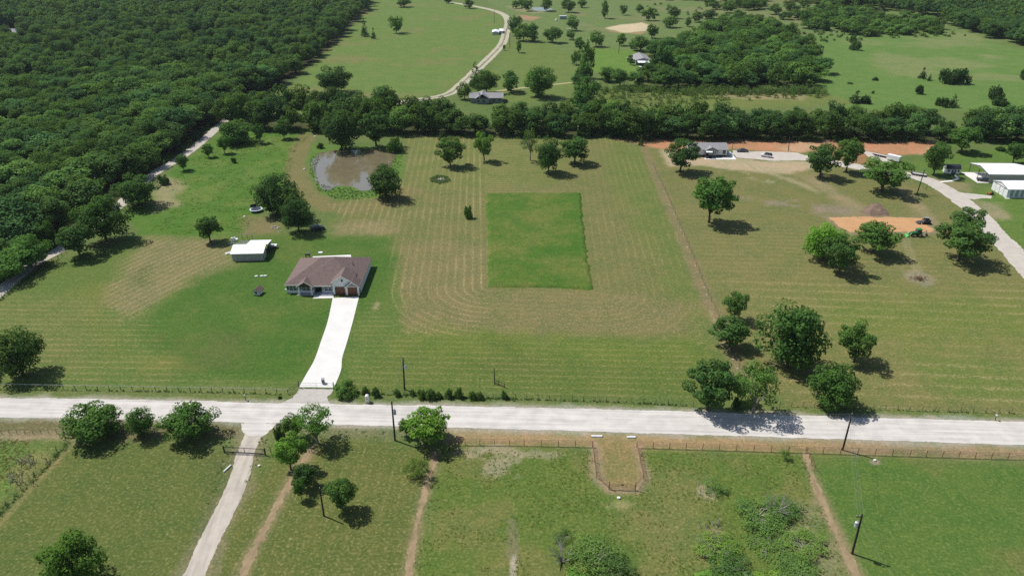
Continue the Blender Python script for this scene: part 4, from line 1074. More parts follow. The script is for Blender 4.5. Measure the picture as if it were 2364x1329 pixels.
scrub('wood_edge', [(x+rr.uniform(-1,1), y+rr.uniform(-1,1)) for x, y in along(WL([(-24,664),(84,586),(186,511),(258,458),(320,407),(389,368),(438,332),(500,276)]), 1.9, 61)], 8, 2.8, 1.7, 90, .42, m_wood, 'brush along the edge of the left woodland', (.2, .6))
# weeds under fences and round the pond
fencef = along(WL([(0,899),(200,901),(440,904),(665,910)]), .55, 71, .25, .15)
scrub('fence_weeds', cut(fencef, .55, 8), 9, .34, .32, 14, .22, m_oak, 'dark weeds along the foot of the left road fence', (.1, .5))
scrub('fence_weeds', cut(along(WL([(800,908),(935,912),(1190,921),(1400,927),(1590,936)]), .5, 72, .3, .2), .75, 9) + cut(along(WL([(1830,939),(2100,947),(2364,954)]), .8, 73, .2, .2), .5, 10), 10, .42, .38, 16, .22, m_oak, 'dark weeds along the foot of the right road fence', (.1, .55))
scrub('hedge_weeds', cut(along(WL([(935,913),(1000,918),(1100,920),(1190,921)]), .4, 74, .4, .4), .8, 11), 11, .8, .55, 26, .24, m_brush, 'low green growth between the hedge bushes', (.1, .6))
scrub('pond_weeds', cut(scatter([(716,366),(735,352),(738,368),(728,395),(738,425),(780,434),(812,434),(838,444),(868,436),(872,452),(830,462),(770,458),(735,440),(716,400)], .9, 75), .75, 12) + cut(scatter([(905,352),(930,352),(925,385),(900,402)], 1.0, 76), .6, 13), 12, .35, .42, 10, .30, m_oak, 'green reeds and weeds round the pond', (.1, .5))
scrub('corner_brush', cut(along(WL([(160,1022),(110,1072),(50,1135),(-10,1195)]), .45, 77, .5, .4), .9, 14), 13, .8, .6, 22, .22, m_oak, 'dark brush along the overgrown corner fence', (.1, .5))
scrub('track_weeds', cut(scatter([(598,1010),(622,1006),(600,1060),(575,1110),(560,1130),(585,1060)], .8, 78), .6, 15) + cut(scatter([(520,1010),(552,1010),(548,1050),(525,1058),(490,1150),(470,1190),(510,1060)], .9, 79), .45, 16) + cut(scatter([(640,985),(900,990),(1030,1004),(1000,1014),(790,1010),(650,1004)], 1.0, 80), .35, 17), 14, .3, .35, 10, .2, m_brush, 'weeds beside the paddock track and verge', (.2, .8))
scrub('lane_fence_weeds', along(WL([(0,694),(60,645),(135,600)]), .5, 81, .4, .3), 15, .9, .5, 20, .25, m_oak, 'dark weeds along the lane fence at the left', (.1, .5))

# coarse grass tufts that give the near paddocks and the wild field their nap
def tufts(name, px, dens, size, c, label, seed, thr=.42):
    poly = WL(px); xs = [p[0] for p in poly]; ys = [p[1] for p in poly]; r = np.random.default_rng(seed)
    n = int((max(xs)-min(xs))*(max(ys)-min(ys))*dens)
    a = r.uniform(min(xs), max(xs), n); q = r.uniform(min(ys), max(ys), n)
    ok = (sdf(a, q, poly) < 0) & (fbm(a, q, 3.2, seed+1) + .35*(fbm(a, q, 14, seed+2)-.5) > thr + .22*(r.random(n)-.5))
    a, q = a[ok], q[ok]; a, q = np.repeat(a, 3), np.repeat(q, 3); n = len(a)
    cen = np.stack([a + r.normal(size=n)*size*.45, q + r.normal(size=n)*size*.45, size*(.08+.14*r.random(n))], 1)
    nn = r.normal(size=(n, 3))*.2 + np.array([0, 0, 1.0]); nn /= np.linalg.norm(nn, axis=1)[:, None]
    V, F = quads(cen, nn, size, r)
    t_ = np.clip(.62 + r.normal(size=n)*.22, 0, 1)
    return tag(link(D.objects.new(name, leaf_obj_mesh(name, V, F, t_, leaf_mat(name + ' blades', c, .3)))), label, 'grass', kind='stuff')
GT = S(116, 136, 70)
tufts('grass_tufts', [(1015,1036),(1365,1040),(1380,1110),(1410,1135),(1470,1135),(1490,1110),(1478,1042),(1855,1052),(1960,1329),(1962,1420),(930,1420)], 2.0, .30, GT, 'coarse grass tufts of the near middle paddock', 401, .46)
tufts('grass_tufts', [(335,540),(555,542),(590,498),(640,440),(668,400),(684,345),(712,316),(530,305),(440,365),(380,430),(420,470)], 1.0, .42, S(110, 142, 62), 'tall wild grass tufts between the shaded lane and the pond', 405, .48)
tufts('grass_tufts', [(-60,1012),(140,1016),(0,1150),(-80,1210)], 4.0, .36, S(132, 138, 84), 'rough grass in the overgrown lower left corner', 406, .42)
# ---------------------------------------------------------------- buildings
m_white = mat('white painted siding', (.82, .83, .83), .55, .05, .8, .4)
m_wbrick = mat('white painted brick', (.83, .83, .82), .75, .04, .8, .3, bump=.1)
m_greysd = mat('grey green siding', (.32, .325, .31), .7, .08, 1.0, .3)
m_trim = mat('white trim', (.86, .86, .85), .5, .03, 1.0, .4)
m_brown = mat('dark stained wood', (.075, .04, .024), .6, .3, 2.5, .3)
m_door = mat('stained cedar garage door', (.155, .062, .030), .5, .3, 3.0, .35)
m_dark = mat('shaded dark opening', (.02, .02, .022), .8, .2, 1.0, .2)
m_olive = mat('dark olive shutters', (.06, .066, .052), .6, .1, 1.0, .3)
m_glass = mat('window glass', (.055, .075, .09), .08, .15, .5, .6)
m_grey = mat('mid grey metal', (.33, .34, .36), .5, .08, 1.0, .4, .3)
m_dkmetal = mat('dark metal', (.045, .045, .05), .5, .15, 2.0, .4, .2)
m_wroof = mat('white metal roofing', (.84, .86, .88), .35, .03, .5, .5)
m_steel = mat('galvanised steel', (.50, .52, .54), .4, .1, 2.0, .5, .5)
m_slab = mat('grey concrete slab', (.42, .42, .41), .85, .08, .6, .2)
def shingle(name, c, ridge=True):
    m = D.materials.new(name); t = NT(m); p = t.pos(True)
    a = t.noise(t.vmul(p, (1, 1, 3)), 1.6, 3.0); b = t.noise(p, 9.0, 2.0); wv = t.n('TexWave', wave_type='BANDS', bands_direction='Z')
    wv.inputs['Scale'].default_value = 2.3; wv.inputs['Distortion'].default_value = .6; t.set(wv.inputs['Vector'], p)
    f = t.math('ADD', t.math('MULTIPLY', a, .6), t.math('MULTIPLY', b, .4))
    col = t.mix(t.ramp(f, .32, .68), tuple(x*.78 for x in c), tuple(x*1.22 for x in c))
    t.finish(col, .9, t.math('ADD', wv.outputs['Fac'], b), .5, .03, .15)
    return m
m_sh_brown = shingle('mauve brown shingles', (.172, .128, .118))
m_sh_grey = shingle('grey shingles', (.27, .27, .28))
m_sh_navy = shingle('dark navy shingles', (.035, .04, .055))
def ribbed(name, c, axis='X', per=.9, depth=.5):
    m = D.materials.new(name); t = NT(m); p = t.pos(True)
    wv = t.n('TexWave', wave_type='BANDS', bands_direction=axis); wv.inputs['Scale'].default_value = 1/per/2*PI/PI; t.set(wv.inputs['Vector'], p)
    n = t.noise(p, .7, 3.0)
    col = t.mix(t.ramp(n, .3, .7), tuple(x*.95 for x in c), tuple(min(.9, x*1.04) for x in c))
    t.finish(col, .45, wv.outputs['Fac'], depth, .04, .4)
    return m
m_rib_white = ribbed('white ribbed steel wall', (.72, .74, .76), 'X', .4)
m_rib_grey = ribbed('grey beige ribbed wall', (.40, .385, .36), 'X', .3)
m_rib_roof = ribbed('white standing seam roof', (.84, .86, .88), 'X', .5, .3)

def hip(name, parent, x0, x1, y0, y1, ze, pitch, lh, rh, m, th=.22, soffit=None):
    yc = (y0+y1)/2; hd = (y1-y0)/2; mb = MB()
    xr0 = x0 + (hd if lh else 0); xr1 = x1 - (hd if rh else 0)
    if xr0 > xr1:
        xr0 = xr1 = (x0+x1)/2; hd2 = (x1-x0)/2
        z = ze + pitch*hd2
        a, b = (xr0, y0+hd2, z), (xr0, y1-hd2, z)
        ring = [(x0,y0,ze),(x1,y0,ze),(x1,y1,ze),(x0,y1,ze)]
        V = ring + [a, b]; F = [(0,1,4),(1,2,5,4),(2,3,5),(3,0,4,5)]
    else:
        z = ze + pitch*hd
        V = [(x0,y0,ze),(x1,y0,ze),(x1,y1,ze),(x0,y1,ze),(xr0,yc,z),(xr1,yc,z)]
        F = [(0,1,5,4),(1,2,5),(2,3,4,5),(3,0,4)]
    n = len(V); low = [(x,y,z_-th) for x,y,z_ in V[:4]]
    mb.add(V + low, F + [(n+3,n+2,n+1,n)] + [(i, n+i, n+(i+1)%4, (i+1)%4) for i in range(4)])
    return mb.build(name, m, parent)
def gable_roof(name, parent, x0, x1, y0, y1, ze, zr, m, along='x', th=.16, off=.5):
    """two slopes with thickness; ridge along x or y, at the fraction off of the span"""
    mb = MB()
    if along == 'x':
        yr = y0 + (y1-y0)*off
        prof = [(y0,ze),(yr,zr),(y1,ze),(y1,ze-th),(yr,zr-th*1.2),(y0,ze-th)]
        mb.prism(prof, 'x', x0, x1)
    else:
        xr = x0 + (x1-x0)*off
        prof = [(x0,ze),(xr,zr),(x1,ze),(x1,ze-th),(xr,zr-th*1.2),(x0,ze-th)]
        mb.prism(prof, 'y', y0, y1)
    return mb.build(name, m, parent)
def window(parent, x0, x1, z0, z1, y, n=2, bars=True, trim=.11, frame_m=None):
    """faces -y; frame part with glass panes as its children"""
    f = MB(); fm = frame_m or m_trim
    f.box(x0-trim, x1+trim, y-.06, y+.0, z1, z1+trim); f.box(x0-trim, x1+trim, y-.08, y+.0, z0-trim, z0)
    w = (x1-x0)/n
    for i in range(n+1):
        xx = x0 + i*w; ww = trim if i in (0, n) else trim*.9
        f.box(xx-(ww if i == 0 else ww/2 if i < n else 0), xx+(0 if i == 0 else ww/2 if i < n else ww), y-.055, y+.0, z0, z1)
    o = f.build('window', fm, parent)
    for i in range(n):
        a, b = x0+i*w+(.0 if i == 0 else trim*.45), x0+(i+1)*w-(.0 if i == n-1 else trim*.45)
        zm = (z0+z1)/2
        if bars:
            MB().box(a, b, y-.050, y-.012, zm-.03, zm+.03).build('sash_bar', fm, o)
            MB().box(a, b, y-.03, y-.005, z0, zm-.03).build('pane', m_glass, o)
            MB().box(a, b, y-.03, y-.005, zm+.03, z1).build('pane', m_glass, o)
        else: MB().box(a, b, y-.03, y-.005, z0, z1).build('pane', m_glass, o)
    return o

# the brick house with the concrete drive
h = thing('brick_house', 'white brick house with brown hipped roof and two wooden garage doors', 'house', (-61.4, 177.6, 0), 0)
w_ = MB(); w_.box(0, 7.5, 0, 16.4, 0, 2.55); w_.box(7.5, 9.5, 2.4, 16.4, 0, 2.55); w_.box(9.5, 20.0, 0, 16.4, 0, 2.55); w_.build('wall', m_greysd, h)
bw = MB(); bw.box(-.03, 7.48, -.05, -.003, 0, .95); bw.box(9.52, 12.8, -.05, -.003, 0, .95); bw.box(-.06, -.003, -.05, 16.4, 0, 2.5); bw.box(20.003, 20.06, 0, 16.4, 0, 2.5)
bw.build('brick_base', m_wbrick, h)
g1 = MB(); g1.prism([(12.8,0),(16.35,0),(18.2,0),(18.2,3.85),(15.5,5.55),(12.8,3.85)], 'y', -1.0, -.02); g1.build('garage_gable', m_wbrick, h)
g2 = MB(); g2.prism([(16.36,0),(20.05,0),(20.05,2.6),(18.2,4.0),(16.36,2.6)], 'y', -1.35, -1.02); g2.build('small_gable', m_greysd, h)
pz = MB(); pz.box(16.40, 16.75, -1.40, -1.36, 0, 2.5); pz.box(19.62, 20.0, -1.40, -1.36, 0, 2.5); pz.build('brick_pier', m_wbrick, h)
hip('roof', h, -.45, 11.7, -.45, 16.85, 2.65, .50, True, False, m_sh_brown)
hip('roof', h, 3.0, 20.45, -.95, 17.2, 2.66, .50, True, True, m_sh_brown)
gable_roof('gable_roof', h, 12.45, 18.6, -1.35, 4.6, 3.78, 5.78, m_sh_brown, 'y')
gable_roof('gable_roof', h, 16.15, 20.4, -1.75, 2.2, 2.58, 4.2, m_sh_brown, 'y')
gable_roof('porch_roof', h, 2.95, 7.65, -1.45, 1.8, 2.58, 4.15, m_sh_brown, 'y')
MB().prism([(3.35,2.45),(7.25,2.45),(7.25,2.62),(5.3,3.86),(3.35,2.62)], 'y', -1.12, -1.0).build('porch_gable', m_brown, h)
for a, b, pk, zr_, ze_, yy in ((12.45,18.6,15.52,5.78,3.78,-1.4),(16.15,20.4,18.27,4.2,2.58,-1.8),(2.95,7.65,5.3,4.15,2.58,-1.5)):
    fb = MB(); fb.prism([(a,ze_),(pk,zr_),(b,ze_),(b,ze_-.2),(pk,zr_-.24),(a,ze_-.2)], 'y', yy, yy+.045); fb.build('bargeboard', m_trim, h)
fa = MB(); fa.box(-.47, 2.9, -.50, -.455, 2.42, 2.66); fa.box(7.66, 12.4, -1.0, -.955, 2.42, 2.67); fa.build('fascia', m_trim, h)
for x in (3.35, 6.75):
    cc = MB(); cc.box(x, x+.5, -1.3, -.85, 0, 1.1); cc.box(x+.08, x+.42, -1.22, -.93, 1.1, 2.5); cc.build('porch_column', m_wbrick, h)
MB().box(2.9, 9.6, -1.5, -.06, 0, .12).build('porch_slab', m_slab, h)
MB().box(9.55, 12.75, -1.55, -1.1, .0, .34).build('planter_wall', m_trim, h)
window(h, .75, 2.75, .85, 2.2, -.055); window(h, 4.2, 6.3, .85, 2.2, -.055); window(h, 10.3, 12.3, .8, 2.2, -.055)
MB().box(15.25, 15.75, -1.06, -1.003, 4.0, 4.6).build('attic_window', m_glass, h)
for a, b in ((.1, .6), (2.9, 3.25), (3.8, 4.05), (6.45, 6.7)): MB().box(a, b, -.04, -.004, .98, 2.3).build('shutter', m_olive, h)
fd = MB().box(8.1, 9.1, 2.3, 2.395, .12, 2.25).build('front_door', m_brown, h); MB().box(8.95, 9.02, 2.24, 2.295, 1.05, 1.2).build('handle', m_steel, fd)
for a, b, y in ((13.35, 16.1, -1.0), (16.85, 19.5, -1.35)):
    fr = MB(); fr.box(a-.12, a, y-.07, y-.003, 0, 2.5); fr.box(b, b+.12, y-.07, y-.003, 0, 2.5); fr.box(a-.12, b+.12, y-.07, y-.003, 2.5, 2.64)
    d = fr.build('garage_door', m_trim, h)
    for k in range(4):
        for j in range(4):
            ww = (b-a)/4
            MB().box(a+j*ww+.015, a+(j+1)*ww-.015, y-.05, y-.004, k*.62+.015, (k+1)*.62-.015).build('panel', m_door, d)
for x, y, z in ((16.6, 9.0, 4.4), (16.9, 8.2, 4.2)):
    MB().tube([(x,y,z), (x,y,z+.65)], .09, 8).build('vent_pipe', m_dkmetal, h)
MB().box(-.55, -.1, -.25, .0, .75, 1.25).build('meter_box', m_trim, h)
# things beside it
o = thing('garden_stone', 'pale flat stone on the lawn behind the brown roofed house', 'stone', W(740, 584))
MB().prism([(-.7,-.4),(.5,-.5),(.8,.1),(.2,.5),(-.6,.3)], 'z', 0, .3).build('stone_body', m_trim, o)
o = thing('patio_grill', 'dark grill with a pale lid behind the left part of the brown roof', 'grill', W(711, 594))
MB().box(-.7, .7, -.3, .3, .75, 1.15).build('firebox', m_dkmetal, o); MB().tube([(.3,0,1.15), (.3,0,1.9)], .1, 8).build('smokestack', m_steel, o)
for x in (-.55, .55): MB().box(x-.05, x+.05, -.25, .25, 0, .75).build('leg', m_dkmetal, o)
sep0 = None
for px, py, lab in ((592, 638.5, 'leftmost of three pale septic lids on the lawn'), (604.5, 638, 'middle one of three pale septic lids on the lawn'), (612.5, 637.5, 'rightmost of three pale septic lids on the lawn')):
    o = thing('septic_lid', lab, 'septic lid', W(px, py), .1, 'pale septic lids left of the house')
    lm = MB().prism([(.42*math.cos(k*PI/6)*1.1, .36*math.sin(k*PI/6)) for k in range(12)], 'z', 0, .28)
    lm.build('riser', m_trim, o); MB().prism([(.34*math.cos(k*PI/6), .30*math.sin(k*PI/6)) for k in range(12)], 'z', .28, .34).build('cover', mat('pale green plastic', (.62,.68,.55), .6), o)

# small playhouse
x, y = W(587, 680)
o = thing('playhouse', 'tiny playhouse with a brown gabled roof left of the house', 'playhouse', (x, y), -.22)
MB().prism([(0,0),(1.55,0),(1.55,1.25),(.78,1.9),(0,1.25)], 'y', 0, 1.9).build('wall', m_white, o)
gable_roof('roof', o, -.45, 2.0, -.45, 2.2, 1.08, 2.05, m_sh_brown, 'y', .1)
MB().box(.42, .95, -.03, -.003, .35, 1.0).build('door_opening', m_dark, o); MB().box(.1, .35, -.03, -.003, .6, .9).build('shutter', m_olive, o)

# shed with the white roof
s = thing('metal_shed', 'grey shed with white metal roof and an unfinished rear lean-to', 'shed', W(537.5, 603), R(3))
MB().prism([(0,0),(3.7,0),(3.7,3.45),(0,2.45)], 'x', 0, 9.1).build('wall', m_rib_grey, s)
MB().prism([(-.35,2.42),(3.85,3.62),(3.85,3.72),(-.35,2.54)], 'x', -.35, 9.4).build('roof', m_rib_roof, s)
MB().prism([(3.86,3.45),(4.6,3.30),(4.6,3.42),(3.86,3.60)], 'x', -.35, 9.4).build('ridge_flashing', m_wroof, s)
MB().prism([(4.62,3.1),(9.8,2.35),(9.8,2.47),(4.62,3.24)], 'x', 3.1, 9.5).build('lean_to_roof', m_rib_roof, s)
for a, b in ((3.4, 5.2), (6.1, 7.9)): MB().prism([(5.0,3.20),(5.35,3.15),(5.35,3.19),(5.0,3.24)], 'x', a, b).build('skylight', m_grey, s)
for k in range(6): MB().prism([(4.6,3.0),(9.6,2.3),(9.6,2.42),(4.6,3.14)], 'x', -.1+k*.62, .0+k*.62).build('rafter', m_steel, s)
for k, yy in enumerate((6.0, 7.6, 9.4)): MB().box(-.1, 3.1, yy-.05, yy+.05, 3.12-.142*(yy-4.6)-.16, 3.12-.142*(yy-4.6)-.06).build('purlin', m_steel, s)
for x in (0, 3, 6, 9): MB().box(x-.07, x+.07, 9.4, 9.54, 0, 2.3).build('post', m_steel, s)
MB().box(9.15, 9.24, .3, 1.2, 0, 2.2).build('corner_panel', m_rib_grey, s); MB().box(9.12, 9.2, 5.0, 9.3, 0, 2.2).build('side_panel', m_dkmetal, s)
fr = thing('standing_frame', 'thin pipe frame standing behind the white roofed shed', 'frame', W(560, 553), R(3))
for x in (0, 1.6, 3.2): MB().tube([(x,0,0), (x,0,1.9)], .05, 6).build('post', m_dkmetal, fr)
MB().tube([(-.4,0,1.9), (3.2,0,1.9)], .05, 6).build('top_rail', m_steel, fr); MB().tube([(-.4,0,1.9), (-1.2,-1,.2)], .05, 6).build('brace', m_steel, fr)
tr = thing('box_trailer', 'small white topped trailer at the right end of the white roofed shed', 'trailer', W(632, 572), R(4))
MB().box(-1.0, 1.0, -.75, .75, .55, .95).build('bed', m_grey, tr); MB().box(-1.02, 1.02, -.77, .77, .95, 1.02).build('cover', m_wroof, tr); MB().tube([(1,0,.6), (2.2,0,.5)], .05).build('drawbar', m_dkmetal, tr)
for yy in (-.82, .82): MB().tube([(0,yy-.09,.33), (0,yy+.09,.33)], .33, 12).build('wheel', m_dkmetal, tr)
for px, py, k, lab in ((534, 563, 0, 'grey sheet metal scrap left of the white roofed shed'), (540, 557, 1, 'pair of pale upright drums left of the unfinished lean-to'), (545, 552, 2, 'white round lid lying behind the white roofed shed'), (527, 585, 3, 'loose pale boards at the left wall of the shed')):
    o = thing('scrap_heap' if k in (0, 3) else 'drum_pair' if k == 1 else 'scrap_disc', lab, 'scrap', W(px, py), .3*k)
    if k == 1:
        for x in (-.4, .35): MB().tube([(x,0,0), (x,0,1.3)], .3, 10).build('drum_body', m_wroof, o)
    elif k == 2: MB().tube([(0,0,0), (0,0,.15)], .6, 12).build('disc', m_wroof, o)
    else:
        for j in range(6):
            a = .5*j; b = MB().box(-.8, .8, -.12, .12, .04*j, .04*j+.05).build('sheet' if k == 0 else 'board', m_steel if k == 0 else m_trim, o); b.rotation_euler = (0, .05*j, a); b.location = ((j % 3)*.4-.4, (j % 2)*.4, 0)

# white cottage at the top right of the hay field
a_, b_ = W(1592, 361), W(1677, 361.5)
c = thing('white_cottage', 'low white cottage with grey roof beside the red soil', 'house', a_, math.atan2(b_[1]-a_[1], b_[0]-a_[0]))
L = math.hypot(b_[0]-a_[0], b_[1]-a_[1])
MB().box(0, L, 0, 8.6, .7, 3.1).build('wall', m_white, c); MB().box(.03, L-.03, .03, 8.5, 0, .7).build('skirting', m_olive, c)
gable_roof('roof', c, -.5, L+.5, -.6, 9.2, 3.05, 4.75, m_sh_grey, 'x')
MB().prism([(0,2.6),(8.6,2.6),(8.6,3.1),(4.3,4.55),(0,3.1)], 'x', L-.02, L+.02).build('gable_end', m_white, c)
MB().prism([(3.0+3,0.7),(8.4+3,0.7),(8.4+3,2.95),(5.7+3,4.05),(3.0+3,2.95)], 'y', -.9, -.02).build('front_gable', m_grey, c)
gable_roof('gable_roof', c, 5.8, 11.6, -1.3, 3.5, 2.9, 4.25, m_sh_grey, 'y')
dkf = MB(); dkf.prism([(5.8,2.74),(8.7,4.08),(11.6,2.74),(11.6,2.55),(8.7,3.85),(5.8,2.55)], 'y', -1.36, -1.31); dkf.build('bargeboard', m_dkmetal, c)
MB().prism([(-2.9,2.55),(-.95,2.75),(-.95,2.85),(-2.9,2.65)], 'x', 6.2, 8.8).build('awning', m_wroof, c)
for x in (6.3, 8.7): MB().box(x-.06, x+.06, -2.85, -2.73, 0, 2.56).build('awning_post', m_dkmetal, c)
MB().box(6.4, 7.6, -.96, -.905, .8, 2.6).build('front_door', m_dark, c)
window(c, 9.3, 10.6, 1.3, 2.5, -.905, 2); window(c, 13.8, 14.8, 1.2, 2.6, -.003, 1, True, .12, m_dkmetal); window(c, 2.2, 3.4, 1.2, 2.6, -.003, 1, True, .12, m_dkmetal)
for k in range(3): MB().box(6.3, 8.6, -2.6-.35*k, -1.0 if k == 0 else -2.25-.35*k, 0, .5-.17*k).build('porch_step', m_dkmetal, c)
MB().box(6.2, L+1.9, -2.9, -.95, .0, .09).build('slab', m_slab, c); MB().box(5.5, L+3.2, -4.1, -2.92, .0, .09).build('slab_border', m_trim, c); MB().box(L+1.92, L+3.2, -2.9, 6.5, .0, .09).build('slab_border', m_trim, c); MB().box(L+.05, L+1.9, -.94, 6.5, .0, .09).build('slab', m_slab, c)
for q, (dx, dy) in enumerate(((14.2, -.35), (3.2, -.4))): pass

# barn shaped shed
a_, b_ = W(2183, 402), W(2215, 403)
c = thing('barn_shed', 'small white barn shaped shed with a dark gambrel roof', 'shed', a_, math.atan2(b_[1]-a_[1], b_[0]-a_[0]))
L = math.hypot(b_[0]-a_[0], b_[1]-a_[1]); dpt = 3.2
MB().prism([(0,.2),(dpt,.2),(dpt,2.1),(dpt*.8,3.1),(dpt*.5,3.55),(dpt*.2,3.1),(0,2.1)], 'x', 0, L).build('wall', m_white, c)
MB().prism([(-.15,2.05),(dpt*.19,3.18),(dpt*.5,3.68),(dpt*.81,3.18),(dpt+.15,2.05),(dpt+.05,2.02),(dpt*.78,3.1),(dpt*.5,3.57),(dpt*.22,3.1),(-.05,2.02)], 'x', -.15, L+.15).build('roof', m_sh_navy, c)
for x in (.5, 1.9, 3.0, 4.2): MB().box(x, x+.75, -.04, -.003, 1.0, 1.85).build('window', m_glass, c)
MB().box(2.0, 3.6, -.03, -.003, .25, .9).build('double_door', m_dkmetal, c)
for yy in (.9, 1.9): MB().box(-.04, -.003, yy, yy+.55, 1.9, 2.6).build('gable_window', m_glass, c)
for yy in (.2, 2.9): MB().box(.1, L-.1, yy, yy+.2, 0, .2).build('skid', m_brown, c)
ws_ = sheet('stepping_path', WL([(2165,419),(2195,416),(2210,412),(2202,405),(2206,404.5),(2216,412),(2198,419),(2166,421)]), m_trim, .016, .1, .5, 21)

# open carport
a_, b_ = W(2268, 427), W(2350, 429)
c = thing('carport', 'big open carport with white roof and one closed white wall, its shade painted in as grey', 'carport', W(2282, 423), R(-2))
LX, DY = 16.0, 13.0
gable_roof('roof', c, -1.0, LX, -.4, DY+.4, 3.7, 5.0, m_rib_roof, 'x', .14)
MB().box(0, LX-.2, -.06, .04, 0, 3.55).build('side_wall', m_rib_grey, c)  # white wall; its shade is put into the grey colour
for x in (-.8, 7.5, 15.5):
    for yy in (DY,) if x >= 0 else (DY, DY*.5): MB().box(x-.09, x+.09, yy-.09, yy+.09, 0, 3.55).build('post', m_dkmetal, c)
tb = MB(); tb.prism([(-.4,3.56),(DY/2,4.84),(DY+.4,3.56),(DY+.4,3.36),(DY/2,4.62),(-.4,3.36)], 'x', -1.06, -1.01); tb.build('end_truss', m_dkmetal, c)
MB().prism([(.2,3.38),(DY/2,4.6),(DY-.2,3.38),(DY-.2,3.30),(DY/2,4.3),(.2,3.30)], 'x', -.9, -.8).build('gable_sheet', m_rib_white, c)
MB().box(-4.0, LX-.5, .1, DY-.3, 0, .08).build('slab', m_conc, c)
# white metal building, cut by the right edge
a_, b_ = W(2322, 457), W(2289, 436)
ga = math.atan2(b_[1]-a_[1], b_[0]-a_[0]) - PI/2
c = thing('metal_building', 'white metal building with a sliding door in its gable at the right edge', 'building', a_, R(-1))
DY = 9.5; LX = 15.0
MB().prism([(0,0),(DY,0),(DY,3.3),(DY/2,4.5),(0,3.3)], 'x', 0, LX).build('wall', m_rib_white, c)
gable_roof('roof', c, -.15, LX+.2, -.2, DY+.2, 3.32, 4.62, m_rib_roof, 'x', .1)
tb = MB(); tb.prism([(-.2,3.24),(DY/2,4.52),(DY+.2,3.24),(DY+.2,3.08),(DY/2,4.34),(-.2,3.08)], 'x', -.21, -.16); tb.build('bargeboard', m_grey, c)
MB().box(-.12, -.06, 1.2, 8.2, 3.0, 3.15).build('door_track', m_dkmetal, c)
for a, b in ((2.3, 4.65), (4.75, 7.1)):
    d = MB().box(-.08, -.004, a, b, .05, 2.95).build('sliding_door', m_white, c)
    cb = MB()
    for p, q in (((a,.1),(b,2.9)), ((a,2.9),(b,.1)), ((a+.03,.1),(a+.03,2.9)), ((b-.03,.1),(b-.03,2.9))): cb.tube([(-.1,p[0],p[1]), (-.1,q[0],q[1])], .035, 4)
    cb.build('brace', m_grey, d)
for k in range(7): MB().box(1.1+k*1.9, 2.1+k*1.9, -.04, -.003, .5, 3.0).build('light_panel', mat('translucent panel', (.30,.34,.38), .4) if k == 0 else D.materials['translucent panel'], c)
MB().box(-.6, 1.0, -1.0, -.2, 0, .1).build('step_slab', m_conc, c)

# far mobile home with awnings
a_, b_ = W(1468, 150), W(1501, 150)
c = thing('mobile_home', 'grey mobile home with white awnings half hidden in the far grove', 'house', a_, R(0))
L = math.hypot(b_[0]-a_[0], b_[1]-a_[1]); Dp = 20
MB().prism([(0,0),(L,0),(L,3),(L/2,4.4),(0,3)], 'y', 0, Dp).build('wall', m_grey, c)
gable_roof('roof', c, -.5, L+.5, -.5, Dp, 2.95, 4.6, m_sh_grey, 'y')
MB().prism([(-5.0,2.1),(-.1,2.75),(-.1,2.9),(-5.0,2.25)], 'x', .6, L-1).build('awning', m_wroof, c)
MB().box(-4.5, -.3, 5, 13, 2.5, 2.65).build('side_awning', m_wroof, c)
for x in (.8, L-1.2): MB().box(x-.08, x+.08, -4.9, -4.74, 0, 2.1).build('awning_post', m_dkmetal, c)
for x in (-4.3,): MB().box(x-.1, x+.1, 5.1, 5.3, 0, 2.5).build('awning_post', m_trim, c)
for x in (2, 5.5, 8.5): MB().box(x, x+1.2, -.05, -.004, 1, 2.2).build('window', m_glass, c)
# house behind the hedgerow
a_, b_ = W(1086, 238), W(1160, 238)
c = thing('grey_roofed_house', 'long house with grey roof mostly hidden behind the hedgerow', 'house', a_, R(0))
L = math.hypot(b_[0]-a_[0], b_[1]-a_[1])
MB().box(0, L, 0, 9, 0, 2.8).build('wall', m_greysd, c)
gable_roof('roof', c, -.6, L+.6, -.7, 9.7, 2.75, 4.6, m_sh_grey, 'x'); gable_roof('cross_roof', c, 2.5, 10.5, -2.5, 8, 2.75, 5.2, m_sh_grey, 'y')
MB().box(3, 10, -2.1, -.02, 0, 2.7).build('front_wing', m_greysd, c); MB().box(4.6, 5.4, -1.2, -.5, 2.5, 6.0).build('chimney', m_trim, c)
MB().box(-1, 3, 9.8, 13, 2.3, 2.45).build('porch_cover', m_wroof, c); MB().box(-.8, -.6, 12.6, 12.8, 0, 2.3).build('porch_post', m_trim, c)
for x in (3.6, 6.5, 12, 15): MB().box(x, x+1.4, -2.16 if x < 9 else -.06, -2.104 if x < 9 else -.004, .9, 2.1).build('window', m_glass, c)
# roof in the far left clearing
c = thing('hidden_house', 'grey roof in a small clearing of the woodland at the left edge', 'house', W(-14, 84), R(3))
MB().box(0, 20, 0, 11, 0, 2.8).build('wall', mat('tan wall', (.42,.36,.29), .8), c); gable_roof('roof', c, -.6, 20.6, -.7, 11.7, 2.75, 5.0, m_sh_grey, 'x')
sheet('clearing', WL([(-30,73),(40,70),(72,66),(70,72),(40,80),(-30,90)]), mat('pale clearing soil', S(176,160,136), .95), .05, .6, 2, 22)
